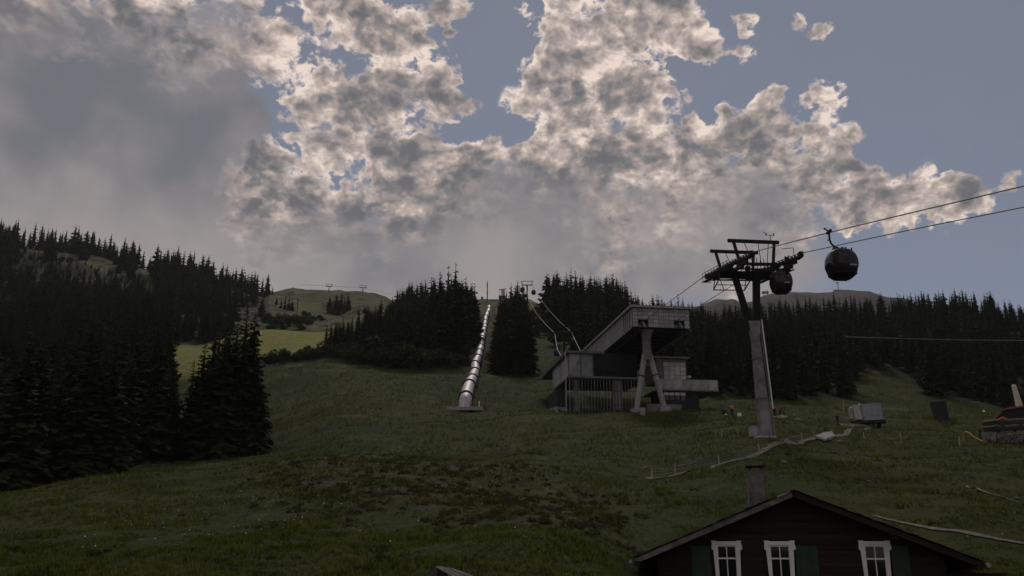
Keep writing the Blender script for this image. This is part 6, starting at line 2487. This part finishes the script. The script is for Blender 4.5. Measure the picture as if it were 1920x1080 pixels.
def build_log_hut():
    p = hit(1885, 830)
    sc = 1663 / (p.y * CP + p.z * SP)
    m = lambda q: q / sc
    root = empty('log_hut', p, -0.50)
    tag(root, 'small log hut with faded red roof and projecting log ends at the right edge', 'hut')
    X = lambda px: m(px - 1885)
    Z = lambda py: m(831 - py)
    # stone plinth
    r = random.Random(3)
    kinds = []
    for k in range(4):
        b = MB()
        b.lathe((0, 0, 0), [(.16, 0), (.2, .08), (.19, .2), (.1, .27)], 7)
        b.v = [(x * 1.25 + r.uniform(-.04, .04), y * .8 + r.uniform(-.04, .04), z + r.uniform(-.03, .03)) for x, y, z in b.v]
        kinds.append(b.mesh('plinth_stone', M['stone']))
    MB().span(X(1873), X(1960), .25, 4.5, -.5, Z(813)).build('plinth', M['concrete_dark'], root)
    for j in range(4):
        for i in range(13):
            link_mesh('plinth_stone', r.choice(kinds), root, (X(1873) + .2 + i * .40 + (j % 2) * .2, .12 + r.uniform(-.05, .05), j * .25 - .05), (0, 0, r.uniform(0, 3)))
    # timber block under the logs on the left
    MB().span(X(1847), X(1871), .2, 3, -.2, Z(808)).build('timber_block', M['wood_grey'], root)
    MB().span(X(1843), X(1849), .3, 2.8, 0, Z(804)).build('crate_end', M['tarp'], root)
    # logs stacked into the wall, ends projecting left
    for i, (xa, xb, y) in enumerate(((1852, 1960, 806), (1849, 1960, 800), (1851, 1960, 795), (1854, 1960, 789.5))):
        rr = m(3.1)
        MB().tube([(X(xa), .25, Z(y)), (X(xb), .25, Z(y))], rr, 10).build('log', M['log'] if i % 2 else M['log_end'], root, smooth=True)
    for i in range(9):
        MB().tube([(X(1876 + i * 9.5), -.25, Z(804 - (i % 3) * 5)), (X(1876 + i * 9.5), 3.5, Z(804 - (i % 3) * 5))], m(2.6), 8).build('log', M['log_end'], root, smooth=True)
    for i, (xa, y) in enumerate(((1853, 790.5), (1854, 800.5))):
        MB().tube([(X(xa), -.12, Z(y)), (X(1878), -.12, Z(y - 2))], m(1.7), 9).build('log', M['log'], root, smooth=True)
    # gable opening, its shade a near-black block, and red roof
    MB().prism([(X(1871), .8, Z(788)), (X(1960), .8, Z(788)), (X(1960), .8, Z(763)), (X(1890), .8, Z(770))], (0, 3, 0)).build('gable', M['interior'], root)
    rf = MB()
    rf.prism([(X(1868), .55, Z(788.5)), (X(1888), .55, Z(769.5)), (X(1890.5), .55, Z(769)), (X(1870.5), .55, Z(788.5))], (0, .2, 0))
    rf.build('rafter', M['roof_red'], root)
    rf = MB()
    rf.prism([(X(1887), .5, Z(769.8)), (X(1970), .5, Z(761)), (X(1970), .5, Z(757)), (X(1887), .5, Z(767))], (0, 3.5, 0))
    rf.build('roof', M['roof_red'], root)
    MB().tube([(X(1877), -.3, Z(790)), (X(1887), -.3, Z(785)), (X(1893), -.3, Z(789))], m(2.2), 8).build('red_cloth', M['red_cloth'], root)
    b = MB()
    b.hexa([(X(1912), 1.2, Z(763)), (X(1924), 1.2, Z(763)), (X(1924), 2, Z(763)), (X(1912), 2, Z(763)), (X(1910), 1.25, Z(722)), (X(1918), 1.25, Z(722)), (X(1918), 1.95, Z(722)), (X(1910), 1.95, Z(722))])
    b.lathe((X(1914), 1.6, Z(722)), [(m(4), 0), (m(4.2), m(1)), (m(2.5), m(2.6))], 10)
    b.build('chimney', M['post_cream'], root, bevel=.02)


def build_small_roof():
    Y = 27.0
    a = at(817, 1064, Y)
    root = empty('garden_shelter', (a.x, a.y, a.z - 2.0))
    tag(root, 'small shelter with weathered board roof, only its ridge above the bottom edge', 'shelter')
    h = 2.0
    rg = at(850, 1068, Y + .25) - a                     # ridge runs right and back
    e = at(843, 1079, Y - .1) - a
    ex = at(872, 1079, Y + .2) - a
    d = Vector((rg.x * 1.0, rg.y, rg.z))
    boards = 5
    for i in range(boards):
        t0, t1 = i / boards, (i + 1) / boards - .02
        p0, p1 = d * t0, d * t1
        q0, q1 = e * 1.6 + (ex * 1.6 - e * 1.6) * t0, e * 1.6 + (ex * 1.6 - e * 1.6) * t1
        z = Vector((0, 0, h))
        up = Vector((0, 0, .035 + .01 * (i % 2)))
        MB().hexa([p0 + z, q0 + z, q1 + z, p1 + z, p0 + z + up, q0 + z + up, q1 + z + up, p1 + z + up]).build('roof_board', M['wood_grey'], root)
    l0 = at(800, 1080, Y - .1) - a
    z = Vector((0, 0, h - .01))
    MB().hexa([z, l0 * 1.5 + z, l0 * 1.5 + d + z, d + z, z + Vector((0, 0, .03)), l0 * 1.5 + z + Vector((0, 0, .03)), l0 * 1.5 + d + z + Vector((0, 0, .03)), d + z + Vector((0, 0, .03))]).build('roof_slope', M['shingle'], root)
    b = MB()
    b.prism([l0 * 1.4 + Vector((0, 0.06, 0)), e * 1.45 + Vector((0, .06, 0)), e * 1.45 + Vector((0, .06, h - .05)), Vector((0, .06, h - .05)), l0 * 1.4 + Vector((0, .06, h - .05))], (0, .5, 0))
    b.build('gable', M['wood_dark'], root)
# ---------------------------------------------------------------- mountain air
def build_haze():
    top = 620.0
    b = MB().span(-9400, 9400, -9400, 9400, -1250, top)
    m = bpy.data.materials.new('mountain_air')
    m.use_nodes = True
    nt = m.node_tree
    nt.nodes.clear()
    out = nt.nodes.new('ShaderNodeOutputMaterial')
    v = nt.nodes.new('ShaderNodeVolumePrincipled')
    v.inputs['Color'].default_value = (0.86, 0.90, 0.95, 1)
    v.inputs['Density'].default_value = HAZE_DENSITY
    v.inputs['Anisotropy'].default_value = 0.2
    nt.links.new(v.outputs[0], out.inputs['Volume'])
    o = b.build('haze', m)
    tag(o, kind='stuff')


HAZE_DENSITY = 0.00006
# ---------------------------------------------------------------- put the place together
build_path('path', [(1215, 899), (1266, 892), (1348, 872), (1424, 850), (1504, 829), (1545, 820), (1590, 809), (1632, 803)], 0.7, M['gravel'])
build_path('path', [(1574, 797), (1600, 798), (1622, 799), (1640, 803)], 1.3, M['gravel'])
build_path('path', [(1448, 781), (1470, 781), (1500, 785)], 0.9, M['gravel'])
build_path('path', [(1640, 968), (1700, 983), (1770, 995), (1850, 1008), (1935, 1024), (2030, 1045)], 0.32, M['gravel'])
build_path('path', [(1812, 912), (1840, 921), (1880, 933), (1940, 951)], 0.16, M['gravel'])
build_ground()
build_mountain()
build_pipe()
cabin_meshes()
build_station()
build_lower_line()
build_upper_line()
build_hilltop()
build_house()
build_trailer()
build_log_hut()
build_fence()
build_small_roof()
build_trees()
build_bushes()
build_grass()
build_people()
build_haze()
